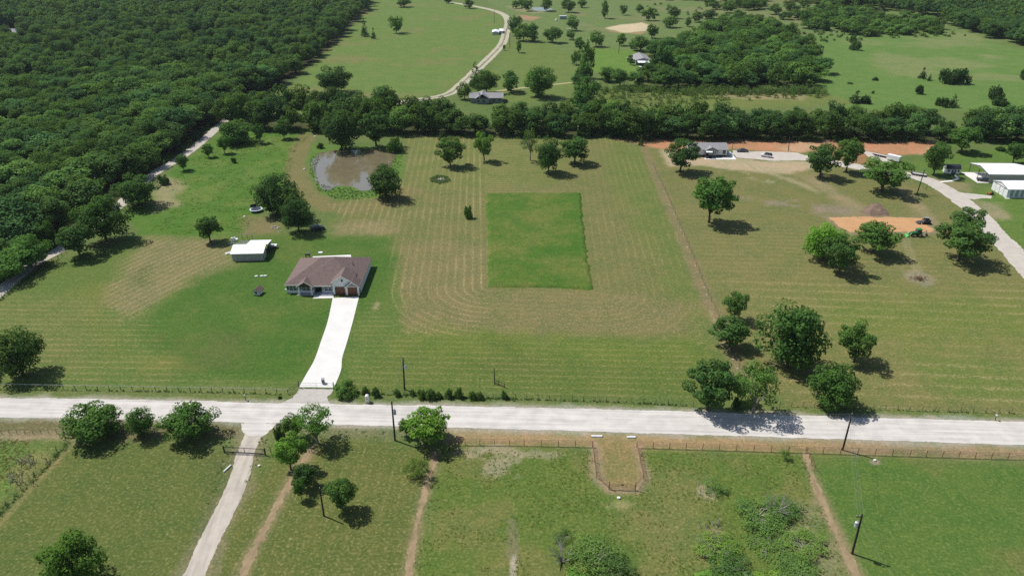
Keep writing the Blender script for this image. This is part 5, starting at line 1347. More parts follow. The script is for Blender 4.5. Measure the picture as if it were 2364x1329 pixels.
# far small buildings
c = thing('low_metal_shed', 'pale blue low metal shed in the far meadow left of the lane', 'shed', W(1136, 81), R(0))
MB().box(0, 5.6, 0, 12, 0, 2.1).build('wall', m_steel, c); gable_roof('roof', c, -.2, 5.8, -.2, 12.2, 2.1, 2.8, m_wroof, 'y', .1); MB().box(5.7, 9, 7, 20, 0, 1.9).build('annex', m_steel, c); MB().box(5.65, 9.1, 6.9, 20.1, 1.9, 2.05).build('annex_roof', m_wroof, c)
c = thing('storage_container', 'grey green storage container in the far meadow', 'container', W(1292, 45), R(2))
MB().box(0, 6.5, 0, 3, .1, 2.8).build('container_body', mat('grey green paint', (.30,.36,.36), .6), c); MB().box(-.05, 6.55, -.05, 3.05, 2.8, 2.9).build('lid', m_wroof, c)
for x in (.3, 5.9): MB().box(x, x+.3, .2, 2.8, 0, .1).build('skid', m_dkmetal, c)
o = thing('white_tank', 'small white tank left of the grey green container', 'tank', W(1284, 48)); MB().tube([(0,0,0), (0,0,1.3), (0,0,1.6)], [.9,.9,.3], 12).build('tank_body', m_wroof, o)
o = thing('pale_trough', 'pale trough below the dark tree on the fence line', 'trough', W(1313, 68)); MB().box(-2, 2, -.5, .5, .05, .5).build('trough_body', m_wroof, o)
# ---------------------------------------------------------------- fences and gates
m_rust = mat('rusty pipe', (.17, .085, .055), .75, .25, 3.0, .3)
m_black = mat('black painted pipe', (.03, .032, .034), .5, .15, 3.0, .4)
m_pipe = mat('bare grey pipe', (.46, .48, .48), .45, .1, 3.0, .5, .3)
m_post = mat('weathered wooden post', (.15, .125, .10), .9, .25, 4.0, .1)
def cyl_mesh(name, r, h, n, m, taper=1.0):
    mb = MB().tube([(0,0,-.1), (0,0,h)], [r, r*taper], n); o = mb.build(name, m); me = o.data; D.objects.remove(o); return me
def run(pts, step):
    """evenly spaced points along a ground polyline"""
    out = []; 
    for (ax, ay), (bx, by) in zip(pts[:-1], pts[1:]):
        L = math.hypot(bx-ax, by-ay); n = max(1, round(L/step))
        out += [(ax+(bx-ax)*i/n, ay+(by-ay)*i/n) for i in range(n)]
    return out + [pts[-1]]
def fence(name, label, px, step, h, pr, rails, rr_, mp, mr, group=None, jit=0):
    P_ = WL(px); o = P_[0]
    root = thing(name, label, 'fence', (o[0], o[1], 0), 0, group)
    me = cyl_mesh('post', pr, h, 6, mp)
    for x, y in run(P_, step): inst('post', me, root, (x-o[0], y-o[1], 0))
    if name == 'property_fence':
        fm = cyl_mesh('footing', .26, .08, 7, mat('crumbled footing', (.42,.38,.31), .95, .25, 3.0), .5)
        fr_ = random.Random(3)
        for x, y in run(P_, step):
            if fr_.random() < .8:
                q = fr_.uniform(.6, 1.5); inst('footing', fm, root, (x-o[0]-fr_.uniform(0,.5), y-o[1]+fr_.uniform(-.3,.3), 0), 0, (q*1.4, q, 1))
    for z in rails:
        MB().tube([(x-o[0], y-o[1], z) for x, y in P_], rr_, 5).build('rail' if rr_ > .015 else 'wire', mr, root)
    return root
fence('pipe_fence', 'black pipe fence with a pale top rail along the road left of the drive', [(-60,896),(200,900.5),(440,904.5),(665,909.5)], 2.44, 1.3, .062, (1.3,), .038, m_black, m_pipe)
MB_ = None
r_ = thing('fence_return', 'short pipe run joining the left road fence to the driveway gate', 'fence', W(665, 909.5))
a, b = W(665, 909.5), W(690, 894)
for z in (1.25, .75): MB().tube([(0,0,z), (b[0]-a[0], b[1]-a[1], z)], .038, 5).build('rail', m_black, r_)
MB().tube([(.2,-.1,.05), (1.6,.8,1.2)], .04, 5).build('brace', m_black, r_)
fence('wire_fence', 'thin post and wire fence along the road right of the drive', [(800,906),(935,911),(1190,920.5),(1400,927),(1600,937)], 2.5, 1.25, .05, (1.2, .8, .4), .013, m_black, m_dkmetal)
fence('wire_fence', 'thin post and wire fence along the road right of the shading trees', [(1800,937),(1960,942),(2100,947),(2364,954),(2430,956)], 2.6, 1.25, .05, (1.2, .8, .4), .013, m_post, m_dkmetal)
fence('property_fence', 'long line of thin steel posts and wire dividing the hay field from the right pasture', [(1508,385),(1540,452),(1580,545),(1620,645),(1650,715),(1680,785),(1706,850),(1740,930)], 4.6, 1.4, .045, (1.2, .6), .010, m_post, m_dkmetal)
fence('lane_fence', 'dark wire fence on the field side of the shaded lane at the left edge', [(-40,722),(20,678),(80,632),(135,598),(160,575)], 2.6, 1.3, .06, (1.2, .7), .02, m_black, m_black)
fence('pipe_fence', 'rusty pipe fence below the road, left of the gate recess', [(1040,1026),(1210,1027.5),(1367.5,1031)], 3.1, 1.45, .055, (1.45, 1.1, .8, .5), .026, m_rust, m_rust)
fence('pipe_fence', 'rusty pipe fence below the road, from the gate recess to the right edge', [(1469.5,1032.5),(1660,1038),(1860,1044),(2100,1052),(2364,1060),(2460,1063)], 3.1, 1.45, .055, (1.45, 1.1, .8, .5), .026, m_rust, m_rust)
fence('recess_fence', 'rusty pipe wing on the left side of the gate recess', [(1367.7,1031),(1377,1102.7),(1405.8,1128.5)], 4.6, 1.5, .055, (1.45, 1.1, .8, .5), .024, m_rust, m_rust)
fence('recess_fence', 'rusty pipe wing on the right side of the gate recess', [(1469.5,1032.5),(1485.3,1105.3),(1466.4,1130.6)], 4.6, 1.5, .055, (1.45, 1.1, .8, .5), .024, m_rust, m_rust)
fence('corner_fence', 'thin wire fence with stubby posts at the lower left below the road', [(-30,1004),(40,1001),(150,1001)], 1.6, 1.1, .045, (1.0,), .010, m_post, m_dkmetal)
fence('corner_fence', 'overgrown fence with dark posts running down the rough lower left corner', [(152,1016),(110,1068),(50,1132),(-20,1205)], 4.0, 1.3, .06, (1.2, .7), .014, m_post, m_dkmetal)
fence('panel_fence', 'short rusty panel at the top of the right dirt path', [(1863,1045),(1872,1072),(1880,1086)], 2.2, 1.4, .05, (1.35, .8), .025, m_rust, m_rust)
r_ = thing('corner_brace', 'wooden corner brace where the lower left fences meet', 'fence', W(150, 1008))
for x in (0, 1.6): MB().tube([(x,0,-.1), (x,0,1.5)], .10, 7).build('post', m_post, r_)
MB().tube([(0,0,1.2), (1.6,0,1.2)], .07, 6).build('cross_rail', m_post, r_); MB().tube([(0,0,1.2), (1.6,0,.1)], .04, 5).build('brace', m_post, r_)
r_ = thing('path_brace', 'small rusty panel frame at the top of the middle dirt path', 'fence', W(997, 1058))
for x in (0, .55, 1.1): MB().tube([(x,0,-.1), (x,0,1.3)], .05, 6).build('post', m_rust, r_)
MB().tube([(0,0,1.25), (1.1,0,1.25)], .04, 5).build('rail', m_rust, r_)
for px, py, lab in ((537,1008,'lone steel post left of the paddock track'), (627,1048,'lone steel post right of the black track gate')):
    r_ = thing('steel_post', lab, 'post', W(px, py)); MB().tube([(0,0,-.1), (-.15,0,1.9)], .05, 6).build('post_shaft', m_black, r_)

def bar_gate(name, label, p0, p1, h, zs, mats_, nv, pr=.09, ph=None, rad=.035, extra=None):
    a, b = W(*p0), W(*p1); L = math.hypot(b[0]-a[0], b[1]-a[1])
    r = thing(name, label, 'gate', a, math.atan2(b[1]-a[1], b[0]-a[0]))
    for x in (0, L): MB().tube([(x,0,-.1), (x,0,ph or h+.25)], pr, 8).build('gate_post', mats_[0], r)
    for z in zs: MB().tube([(.12,0,z), (L-.12,0,z)], rad, 6).build('bar', mats_[1], r)
    for k in range(nv+2): 
        x = .15 + (L-.3)*k/(nv+1); MB().tube([(x,0,zs[0]), (x,0,zs[-1])], rad, 6).build('upright', mats_[1], r)
    return r, L
bar_gate('driveway_gate', 'grey two leaf pipe gate across the concrete drive', (690.5, 895), (771, 896.5), 1.35, (.28, .8, 1.35), (m_black, m_pipe), 1, .09, 1.7, .035)
r_, L = bar_gate('track_gate', 'black two leaf gate across the gravel track below the road', (518, 1044.5), (613.5, 1050), 1.45, (.2, .35, 1.45), (m_black, m_black), 1, .11, 1.75, .055)
mm_ = MB()
for k in range(int(L/.28)): mm_.tube([(.2+k*.28,0,.2), (.2+k*.28,0,1.42)], .007, 3)
for k in range(5): mm_.tube([(.15,0,.45+k*.22), (L-.15,0,.45+k*.22)], .007, 3)
mm_.build('wire_mesh', m_black, r_)
r_, L = bar_gate('recess_gate', 'rusty five bar gate at the back of the recess with a small black plate', (1405.8, 1129), (1466.4, 1131), 1.35, (.25, .5, .75, 1.0, 1.3), (m_rust, m_rust), 2, .07, 1.9, .026)
MB().box(L*.5-.30, L*.5+.25, -.06, -.03, 1.12, 1.34).build('blank_plate', m_black, r_)

# ---------------------------------------------------------------- poles and lines
m_pole = mat('tarred pole wood', (.052, .040, .032), .85, .25, 3.0, .15)
m_can = mat('transformer grey', (.52, .56, .60), .4, .06, 2.0, .4, .2)
m_wire = mat('bare wire', (.30, .30, .30), .5, .1, 1.0, .3, .5)
POLE = {}
def pole(key, base, top, label, r=.17, can=None, arm=0, cat='utility pole', m=None, name='utility_pole'):
    x, y = W(*base); h = zat(x, y, top[1]); xt = 0
    # lean sideways so that its head stands where the survey has it
    s = ppm(x, y); lean = (top[0]-pix(x, y, h)[0])/s
    t = thing(name, label, cat, (x, y)); POLE[key] = (x+lean, y, h)
    MB().tube([(0,0,-.3), (lean*.5,0,h*.5), (lean,0,h)], [r*1.15, r, r*.78], 9).build('shaft', m or m_pole, t)
    if arm:
        MB().box(lean-arm, lean+arm*.15, -.2, -.08, h-.45, h-.33).build('crossarm', m_pole, t)
        for xx in (-arm*.95, -arm*.45, .1): MB().tube([(lean+xx,-.14,h-.33), (lean+xx,-.14,h-.1)], .05, 6).build('insulator', m_can, t)
    else: MB().tube([(lean,0,h), (lean,0,h+.25)], [.07,.05], 6).build('insulator', m_can, t)
    if can:
        dx, dz, n = can
        cn = MB().tube([(lean*.9+dx,-.1,h-dz-.95), (lean*.9+dx,-.1,h-dz), (lean*.9+dx,-.1,h-dz+.08)], [.30,.30,.2], 12).build('transformer', m_can, t)
        MB().tube([(lean*.9+dx,-.1,h-dz+.08), (lean*.9+dx,-.1,h-dz+.4)], .045, 6).build('bushing', m_can, cn)
        MB().tube([(lean*.9,0,h-dz-.4), (lean*.9+dx,-.1,h-dz-.4)], .04, 5).build('bracket', m_dkmetal, t)
    return t
pole('a', (912,1016), (904,926), 'pole with one grey transformer on the near verge of the road', can=(.42, 2.0, 1), arm=0)
pole('b', (1945,1038), (1967,955), 'tall pole at the pipe fence right of the shaded part of the road')
pole('c', (1967,1277), (1991,1186), 'nearest pole, with a bright transformer, in the lower right paddock', can=(-.55, 1.6, 1), arm=1.0)
pole('d', (748,1190), (738,1127), 'bare leaning pole between the small trees in the near paddock', r=.14)
pole('e', (934,899), (930,825), 'pole with a transformer on the lawn above the front hedge', can=(.4, 1.9, 1))
pole('f', (2117,447), (2135,391), 'pole beside the right hand lane', r=.16)
pole('g', (1141,53), (1141,23), 'far pole left of the pale lane bend', r=.17)
pole('h', (1177,112), (1177,78), 'far pole right of the pale lane below the clump', r=.17)
pole('i', (1428,124), (1431,96), 'far pole left of the mobile home', r=.16)
pole('j', (1820,349), (1823,318), 'pole on the red soil above the parked white car', r=.15)
pole('k', (1967,328), (1966,291), 'pole with transformers standing in the hedgerow', can=(.5, .9, 1), arm=1.1, r=.16)
pole('l', (1690,345), (1692,326), 'small pole right of the white cottage', r=.09)
pole('m', (2137,439), (2142,424), 'short thin post right of the pole beside the lane', r=.06, cat='post', name='thin_post')
pole('n', (1297,21), (1299,5), 'far pole above the grey green container', r=.17)
def wire(label, a, b, sag, name='power_line', r=.013):
    o = thing(name, label, 'power line', (a[0], a[1], 0))
    pts = []
    for k in range(13):
        s = k/12; pts.append(((b[0]-a[0])*s, (b[1]-a[1])*s, a[2]+(b[2]-a[2])*s - sag*4*s*(1-s)))
    MB().tube(pts, r, 4, caps=False).build('cable', m_wire, o)
P_ = POLE
for k, dx in enumerate((-.9, -.2, .35)):
    wire(['left', 'middle', 'right'][k] + ' line of the three between the nearest pole and the pole at the pipe fence', (P_['c'][0]+dx*.8, P_['c'][1], P_['c'][2]-.1), (P_['b'][0]+dx*.5, P_['b'][1], P_['b'][2]-.2), .5)
wire('guy line falling from the nearest pole to the lower right', (P_['c'][0], P_['c'][1], P_['c'][2]-2.2), (P_['c'][0]+5.2, P_['c'][1]-13, 0), 0)
wire('road line between the two poles on the near verge', (P_['a'][0], P_['a'][1], P_['a'][2]), (P_['b'][0], P_['b'][1], P_['b'][2]), 1.0)
wire('road line leaving the left verge pole toward the left edge', (P_['a'][0], P_['a'][1], P_['a'][2]), (P_['a'][0]-100, P_['a'][1]+3, P_['a'][2]), 1.0)
wire('line crossing the road from the verge pole to the lawn pole', P_['a'], P_['e'], .3)
for k, dx in enumerate((-1.4, -1.9)): wire(['inner', 'outer'][k] + ' guy line of the lawn pole above the hedge', (P_['e'][0], P_['e'][1], P_['e'][2]-.6), (P_['e'][0]+dx, P_['e'][1]-1.2, 0), 0)
wire('line from the hedgerow pole to the pole beside the lane', P_['k'], P_['f'], .8)
wire('line between the red soil pole and the hedgerow pole', P_['j'], P_['k'], .6)
# old wooden gate post with its rail
t_ = thing('gate_post', 'old wooden gate post with a low braced rail in the lower hay field', 'post', W(1142, 886))
h_ = zat(*W(1142, 886), 849)
MB().tube([(0,0,-.2), (-.1,0,h_)], [.14, .11], 8).build('shaft', m_post, t_)
b = W(1165, 894); a = W(1142, 886); dx, dy = b[0]-a[0], b[1]-a[1]
for z in (.35, 1.05): MB().tube([(.2,-.1,z), (dx,dy,z)], .07, 6).build('rail', m_post, t_)
for s in (.4, 1.0): MB().tube([(dx*s,dy*s,-.1), (dx*s,dy*s,1.2)], .08, 6).build('post', m_post, t_)

# ---------------------------------------------------------------- small things by the road
m_bin = mat('grey plastic bin', (.13, .13, .15), .5, .1, 2.0, .4)
o = thing('wheelie_bin', 'dark grey wheelie bin standing on the concrete drive behind the gate', 'bin', W(746.5, 884.5), .25)
MB().hexa([(-.27,-.3,.08),(.27,-.3,.08),(.27,.27,.08),(-.27,.27,.08),(-.36,-.4,1.1),(.36,-.4,1.1),(.36,.38,1.1),(-.36,.38,1.1)]).build('bin_body', m_bin, o)
MB().hexa([(-.38,-.42,1.1),(.38,-.42,1.1),(.38,.42,1.1),(-.38,.42,1.1),(-.34,-.36,1.2),(.34,-.36,1.2),(.34,.4,1.22),(-.34,.4,1.22)]).build('lid', mat('pale bin lid', (.34,.35,.38), .5), o)
for x in (-.3, .3): MB().tube([(x-.04,.3,.12), (x+.04,.3,.12)], .12, 10).build('wheel', m_dkmetal, o)
o = thing('mailbox_pillar', 'white stone mailbox pillar on the verge right of the drive', 'mailbox', W(848.5, 928), .1)
MB().box(-.42, .42, -.38, .38, 0, 1.45).build('pillar', mat('white limestone', (.70,.68,.64), .9, .12, 4.0, .2, bump=.5), o)
MB().tube([(0,-.4,1.45), (0,.4,1.45)], .42, 14).build('arched_cap', D.materials['white limestone'], o); MB().box(-.16, .16, -.43, -.385, 1.0, 1.28).build('mailbox_door', m_grey, o)
def mailbox(px, py, label, m):
    o = thing('mailbox', label, 'mailbox', W(px, py)); MB().box(-.06, .06, -.06, .06, -.1, 1.1).build('post', m_post, o)
    bx = MB(); bx.box(-.12, .12, -.3, .25, 1.1, 1.25); bx.tube([(0,-.3,1.25), (0,.25,1.25)], .12, 10); bx.build('box', m, o); return o
mailbox(567, 923, 'post mailbox on the verge left of the drive', m_pipe); mailbox(2297, 969, 'grey mailbox on its post at the far right verge', m_can)
o = thing('dark_bush', 'small black green clump on the verge just left of the drive mouth', 'bush', W(646, 919))
_c = D.objects.new('crown', PROTO['bush2'][0]); link(_c, o); _c.scale = (.2, .2, .22); _c.color = (.35, .4, .4, 1)
for px, py, L, lab in ((1364.5, 1007.3, 2.2, 'left end of the white culvert pipe beside the gate recess'), (1447, 1009.6, 1.7, 'right end of the white culvert pipe beside the gate recess')):
    o = thing('culvert_pipe', lab, 'culvert', W(px, py), -.02, 'white culvert pipe ends'); pb = MB().tube([(0,0,.12), (L,0,.12)], .24, 12).build('pipe', m_white, o)
    x = 0 if px < 1400 else L; MB().tube([(x-.02,0,.12), (x+.02,0,.12)], .21, 12).build('mouth', m_dark, o)
for px, py, a, s, lab in ((525,1082,1.2,1.0,'white pipe piece lying left of the paddock track'), (598,1076,.6,.22,'pale stone right of the paddock track below the gate'), (2019,1063,.1,.25,'white cover plate on bare soil right of the pipe fence pole'), (1428,1150,0,.3,'round pale salt block below the recess gate'), (564,501,.3,.35,'white block on the grass left of the trampoline'), (727,316,.1,.45,'pale flat stone at the top of the mown loop'), (702,391,.4,.35,'pale stone on the mown loop left of the pond')):
    o = thing('pale_pipe' if 'pipe piece' in lab else 'pale_block', lab, 'pipe' if 'pipe piece' in lab else 'block', W(px, py), a)
    if 'pipe piece' in lab: MB().tube([(-1.0,0,.15), (1.0,0,.15)], .16, 10).build('tube', m_white, o)
    else: MB().prism([(s*math.cos(k*PI/4)*(1+.2*(k % 2)), s*.8*math.sin(k*PI/4)) for k in range(8)], 'z', 0, .3).build('block_body', m_white, o)

# ---------------------------------------------------------------- yard things
x, y = W(592, 488)
o = thing('trampoline', 'round trampoline with white rim and a leaning net panel', 'trampoline', (x, y))
R_ = 2.15
ring = MB(); n = 36
for k in range(n):
    a0, a1 = 2*PI*k/n, 2*PI*(k+1)/n
    q = [(math.cos(a)*r, math.sin(a)*r, z) for z in (.86, .93) for a, r in ((a0, R_*.84), (a0, R_), (a1, R_), (a1, R_*.84))]
    ring.hexa(q)
ring.build('rim_pad', mat('pale blue pad', (.62,.72,.78), .6), o)
MB().prism([(math.cos(2*PI*k/n)*R_*.835, math.sin(2*PI*k/n)*R_*.835) for k in range(n)], 'z', .84, .87).build('jump_mat', mat('dark blue mat', (.03,.04,.07), .6), o)
for k in range(6):
    a = 2*PI*k/6; MB().tube([(math.cos(a)*R_*.95, math.sin(a)*R_*.95, 0), (math.cos(a)*R_*.95, math.sin(a)*R_*.95, .86)], .04, 6).build('leg', m_dkmetal, o)
MB().add([(-2.0,.9,.95),(.2,2.1,.95),(-.3,2.3,2.1),(-2.3,1.2,1.9),(-2.0,.93,.98),(.2,2.13,.98),(-.3,2.33,2.13),(-2.3,1.23,1.93)], [(0,1,2,3),(7,6,5,4),(0,4,5,1),(1,5,6,2),(2,6,7,3),(3,7,4,0)]).build('net_panel', m_black, o)
for p, q in (((-2.0,.9,.9),(-2.35,1.2,2.0)), ((.2,2.1,.9),(-.35,2.35,2.2))): MB().tube([p, q], .05, 6).build('net_pole', m_black, o)

def rocks(name, label, cat, px, py, n, rx, ry, smin, smax, m, hollow=.0, seed=1, part='stone'):
    r = random.Random(seed); o = thing(name, label, cat, W(px, py))
    for k in range(n):
        a = r.uniform(0, 6.28); q = r.uniform(hollow, 1); s = r.uniform(smin, smax)
        pts = [(s*r.uniform(.7,1.2)*math.cos(j*PI/3), s*r.uniform(.5,.9)*math.sin(j*PI/3)) for j in range(6)]
        mb = MB(); z = s*r.uniform(.4,.8); mb.add([(u,v,-.05) for u,v in pts]+[(u*.7,v*.7,z) for u,v in pts], [(5,4,3,2,1,0),(6,7,8,9,10,11)]+[(j,(j+1)%6,6+(j+1)%6,6+j) for j in range(6)])
        b = mb.build(part, m, o); b.location = (math.cos(a)*q*rx, math.sin(a)*q*ry, r.uniform(0,.15)); b.rotation_euler = (r.uniform(-.3,.3), r.uniform(-.3,.3), r.uniform(0,6))
    return o
m_rub = mat('pale broken concrete', (.50, .48, .45), .9, .15, 2.0, .2)
rocks('rubble_heap', 'heap of broken pale concrete on a grass tuft above the hay field', 'rubble', 1018, 415, 18, 1.9, 1.1, .22, .6, m_rub, 0, 3, 'chunk')
rocks('fire_ring', 'oval ring of grey stones right of the trampoline', 'fire ring', 635, 526, 22, 1.5, 1.1, .16, .34, m_rub, .7, 4)
rocks('stone_scatter', 'few pale stones below the grey stone ring', 'stones', 648, 534, 5, 1.0, .5, .1, .28, m_rub, 0, 5)
scrub('grass_tuft', scatter([(992,412),(1010,404),(1035,408),(1040,419),(1018,426),(996,421)], .6, 91), 21, .55, .5, 16, .28, m_mesq, 'uncut grass round the concrete rubble', (.2, .7))
# brush pile on bare soil
r = random.Random(8); o = thing('brush_pile', 'brown pile of cut roots and limbs on bare soil in the right pasture', 'brush pile', W(2121, 644))
m_root = mat('reddish root wood', (.17, .105, .07), .9, .3, 3.0, .1)
for k in range(34):
    a = r.uniform(0, 6.28); L = r.uniform(.5, 1.6); x, y = r.gauss(0, 1.1), r.gauss(0, .6)
    MB().tube([(x,y,r.uniform(0,.5)), (x+math.cos(a)*L*.5, y+math.sin(a)*L*.5, r.uniform(.1,.9)), (x+math.cos(a)*L, y+math.sin(a)*L, r.uniform(0,.7))], [r.uniform(.05,.13), .07, .02], 5).build('limb', m_root, o)
# heap of dark soil
hp = WL([(1985,492),(1998,478),(2012,470),(2032,470),(2050,488),(2054,497),(2010,499)])
gx = np.linspace(min(p[0] for p in hp)-1, max(p[0] for p in hp)+1, 60); gy_ = np.linspace(min(p[1] for p in hp)-2, max(p[1] for p in hp)+2, 60)
A, B = np.meshgrid(gx, gy_); a, b = A.ravel(), B.ravel(); dd = sdf(a, b, hp)
z = np.clip(-dd, 0, 2.6)*.34*(.6+.8*fbm(a, b, 2.5, 61)) + (dd < 0)*.18*(fbm(a, b, .8, 62)-.3) - .02
me = D.meshes.new('soil_heap'); id2 = np.arange(len(a)).reshape(A.shape)
F = np.stack([id2[:-1,:-1], id2[:-1,1:], id2[1:,1:], id2[1:,:-1]], -1).reshape(-1, 4); F = F[(dd[F] < .6).any(1)]
fill_mesh(me, np.stack([a, b, z], 1), F); me.materials.append(gravel('grey brown topsoil', S(150, 128, 112), .8, var=.16, stretch=.3))
tag(link(D.objects.new('soil_heap', me)), 'heap of grey brown topsoil above the orange building pad', 'soil heap')

# ---------------------------------------------------------------- vehicles
m_tyre = mat('tyre rubber', (.025, .025, .026), .85, .15, 4.0, .2)
m_rim = mat('wheel rim', (.42, .42, .44), .4, .08, 3.0, .5, .5)
def wheel(parent, x, y, r, w=.22, rim=m_rim, name='wheel'):
    t = MB().tube([(x,y-w/2,r), (x,y+w/2,r)], r, 16).build(name, m_tyre, parent)
    MB().tube([(x,y-w/2-.012,r), (x,y+w/2+.012,r)], r*.58, 12).build('rim', rim, t)
def car(name, label, loc, rz, paint, kind='sedan', roof=None):
    c = thing(name, label, 'car' if kind != 'pickup' else 'truck', loc, rz)
    hw = .9
    if kind == 'sedan':
        body = [(-2.35,.35),(2.3,.35),(2.4,.62),(2.25,.82),(1.1,.95),(-1.5,1.0),(-2.3,.95),(-2.42,.6)]
        cab = [(1.15,.93),(.35,1.42),(-.9,1.45),(-1.75,1.0)]; wx = (1.45, -1.45); L = 2.35; wr = .33
    elif kind == 'suv':
        body = [(-2.25,.4),(2.25,.4),(2.35,.75),(2.2,1.0),(1.1,1.1),(-2.2,1.12),(-2.32,.7)]
        cab = [(1.2,1.08),(.55,1.72),(-1.85,1.74),(-2.2,1.1)]; wx = (1.4, -1.4); L = 2.3; wr = .37
    else:
        body = [(-2.7,.5),(2.7,.5),(2.8,.85),(2.6,1.15),(1.2,1.2),(-.6,1.2),(-.62,1.1),(-2.7,1.1)]
        cab = [(1.35,1.18),(.75,1.8),(-.45,1.82),(-.62,1.2)]; wx = (1.75, -1.7); L = 2.75; wr = .40
    b = MB().prism(body, 'y', -hw, hw).build('body', paint, c)
    bv = b.modifiers.new('bevel', 'BEVEL'); bv.width = .07; bv.segments = 2; bv.limit_method = 'ANGLE'
    n = len(cab); cb = MB(); ins = .14
    lo = [(x,-hw+.04,z) if i in (0, n-1) else (x,-hw+ins,z) for i, (x, z) in enumerate(cab)]; hi = [(x,-y,z) for x, y, z in lo]
    cb.add(lo+hi, [tuple(range(n)), tuple(range(2*n-1, n-1, -1))] + [(i,(i+1)%n,n+(i+1)%n,n+i) for i in range(n)]); cb.build('windows', m_glass, c)
    MB().box(cab[2][0]-.04, cab[1][0]+.04, -hw+ins-.03, hw-ins+.03, cab[1][1]-.02, cab[1][1]+.05).build('roof', roof or paint, c)
    for x in wx:
        for y in (-hw+.08, hw-.08): wheel(c, x, y, wr)
    for y in (-.62, .62):
        MB().box(L-.02, L+.05, y-.2, y+.2, .66, .80).build('headlight', m_trim, c); MB().box(-L-.04, -L+.03, y-.2, y+.2, .72, .9).build('taillight', m_tail, c)
    for y in (-hw-.1, hw+.1): MB().box(.75, .95, y-.08, y+.08, .98, 1.12).build('mirror', paint, c)
    if kind == 'pickup': MB().box(-2.6, -.75, -hw+.12, hw-.12, 1.0, 1.104).build('bed', m_dark, c)
    return c
m_tail = mat('red tail lamp', (.35, .02, .02), .3, .05)
m_pgrey = mat('dark grey car paint', (.075, .08, .092), .3, .05, 1, .6); m_pwhite = mat('white car paint', (.78, .79, .80), .3, .04, 1, .6); m_pblue = mat('black blue car paint', (.02, .022, .03), .3, .05, 1, .6)
car('parked_car', 'dark grey sedan parked on gravel right of the white cottage', W(1713, 350.5), PI, m_pgrey, 'sedan')
car('parked_car', 'white car with a black roof seen from behind on the gravel', W(1769, 362.5), 2.6, m_pwhite, 'suv', m_pblue)
car('parked_truck', 'dark pickup nosing out from under the open carport', W(2272, 419), PI-.35, m_pgrey, 'pickup')
car('parked_car', 'black car shaded under the dark oak nearest the house', W(733, 531), .5, m_pblue, 'suv')
car('parked_truck', 'white vehicle among trees in front of the far mobile home', W(1478, 160), 1.3, m_pwhite, 'suv')
# trailers
def trailer(label, p, rz, L, Wd, deck, high, box=False, mesh=False):
    t = thing('trailer', label, 'trailer', W(*p), rz)
    if box:
        MB().box(-L/2, L/2, -Wd/2, Wd/2, .55, 2.4).build('box_body', m_pwhite, t); MB().box(-L/2-.02, L/2+.02, -Wd/2-.02, Wd/2+.02, 2.4, 2.48).build('roof', m_wroof, t)
    else:
        MB().box(-L/2, L/2, -Wd/2, Wd/2, .55, .68).build('deck', deck, t)
        for y in (-Wd/2, Wd/2): MB().box(-L/2, L/2, y-.05, y+.05, .45, .8).build('side_beam', m_dkmetal, t)
        if mesh:
            for y in (-Wd/2, Wd/2):
                s = MB(); s.tube([(-L/2,y,1.35), (L/2,y,1.35)], .04, 4)
                for k in range(7): s.tube([(-L/2+L*k/6,y,.7), (-L/2+L*k/6,y,1.35)], .03, 4)
                s.build('side_rail', m_grey, t)
            MB().box(-L/2-.06, -L/2, -Wd/2, Wd/2, .7, 1.5).build('tailgate', m_dkmetal, t)
    for x in (-.55, .4):
        for y in (-Wd/2-.12, Wd/2+.12): wheel(t, x-.3, y, .36)
    MB().tube([(L/2,-.6,.6), (L/2+1.5,0,.6)], .05).build('tongue', m_dkmetal, t); MB().tube([(L/2,.6,.6), (L/2+1.5,0,.6)], .05).build('tongue', m_dkmetal, t)
m_plank = mat('pale trailer planks', (.50, .47, .43), .9, .15, 2.0, .2)
trailer('flatbed trailer with a pale deck on the pad above the lane', (2033, 361), -.85, 6.2, 2.1, m_plank, 0)
trailer('white box trailer above the broad lane tree', (2062, 372), -.85, 5.2, 2.1, m_plank, 0, True)
trailer('utility trailer with railed sides on the lane beside the pole', (2120, 405), -.6, 5.4, 2.0, m_plank, 0, False, True)
# red mower at the metal building
o = thing('riding_mower', 'small red and black mower in front of the white metal building', 'mower', W(2286, 449.5), .2)
MB().hexa([(-.9,-.4,.4),(.2,-.4,.4),(.2,.4,.4),(-.9,.4,.4),(-.85,-.3,.85),(.1,-.35,.9),(.1,.35,.9),(-.85,.3,.85)]).build('hood', mat('orange red paint', (.45,.12,.05), .4), o)
MB().box(.2, 1.2, -.45, .45, .35, .7).build('rear_body', m_dkmetal, o); MB().box(.6, .75, -.3, .3, .7, 1.15).build('seat', m_dkmetal, o); MB().tube([(.15,0,.85), (.35,0,1.15)], .04).build('steering_column', m_dkmetal, o)
for x, r in ((-.6,.25), (.8,.34)):
    for y in (-.5, .5): wheel(o, x, y, r)

# tractor with loader and backhoe
m_green = mat('tractor green paint', (.02, .19, .045), .4, .08, 1.0, .5); m_ygreen = mat('sunbleached green bucket', (.10, .42, .10), .45, .1, 1, .4); m_tan = mat('faded backhoe paint', (.50, .40, .24), .6, .15, 2, .3)
x, y = W(2114, 545); t = thing('tractor', 'green tractor with front loader, cab roof and rear backhoe', 'tractor', (x, y), PI + .05)
MB().hexa([(.2,-.42,.8),(2.0,-.36,.8),(2.0,.36,.8),(.2,.42,.8),(.2,-.4,1.55),(1.9,-.32,1.35),(1.9,.32,1.35),(.2,.4,1.55)]).build('hood', m_green, t)
MB().box(-1.4, 2.0, -.3, .3, .55, .85).build('chassis', m_dkmetal, t)
MB().hexa([(-1.3,-.62,1.0),(.15,-.62,1.0),(.15,.62,1.0),(-1.3,.62,1.0),(-1.2,-.6,2.35),(0,-.6,2.35),(0,.6,2.35),(-1.2,.6,2.35)]).build('cab_glass', m_glass, t)
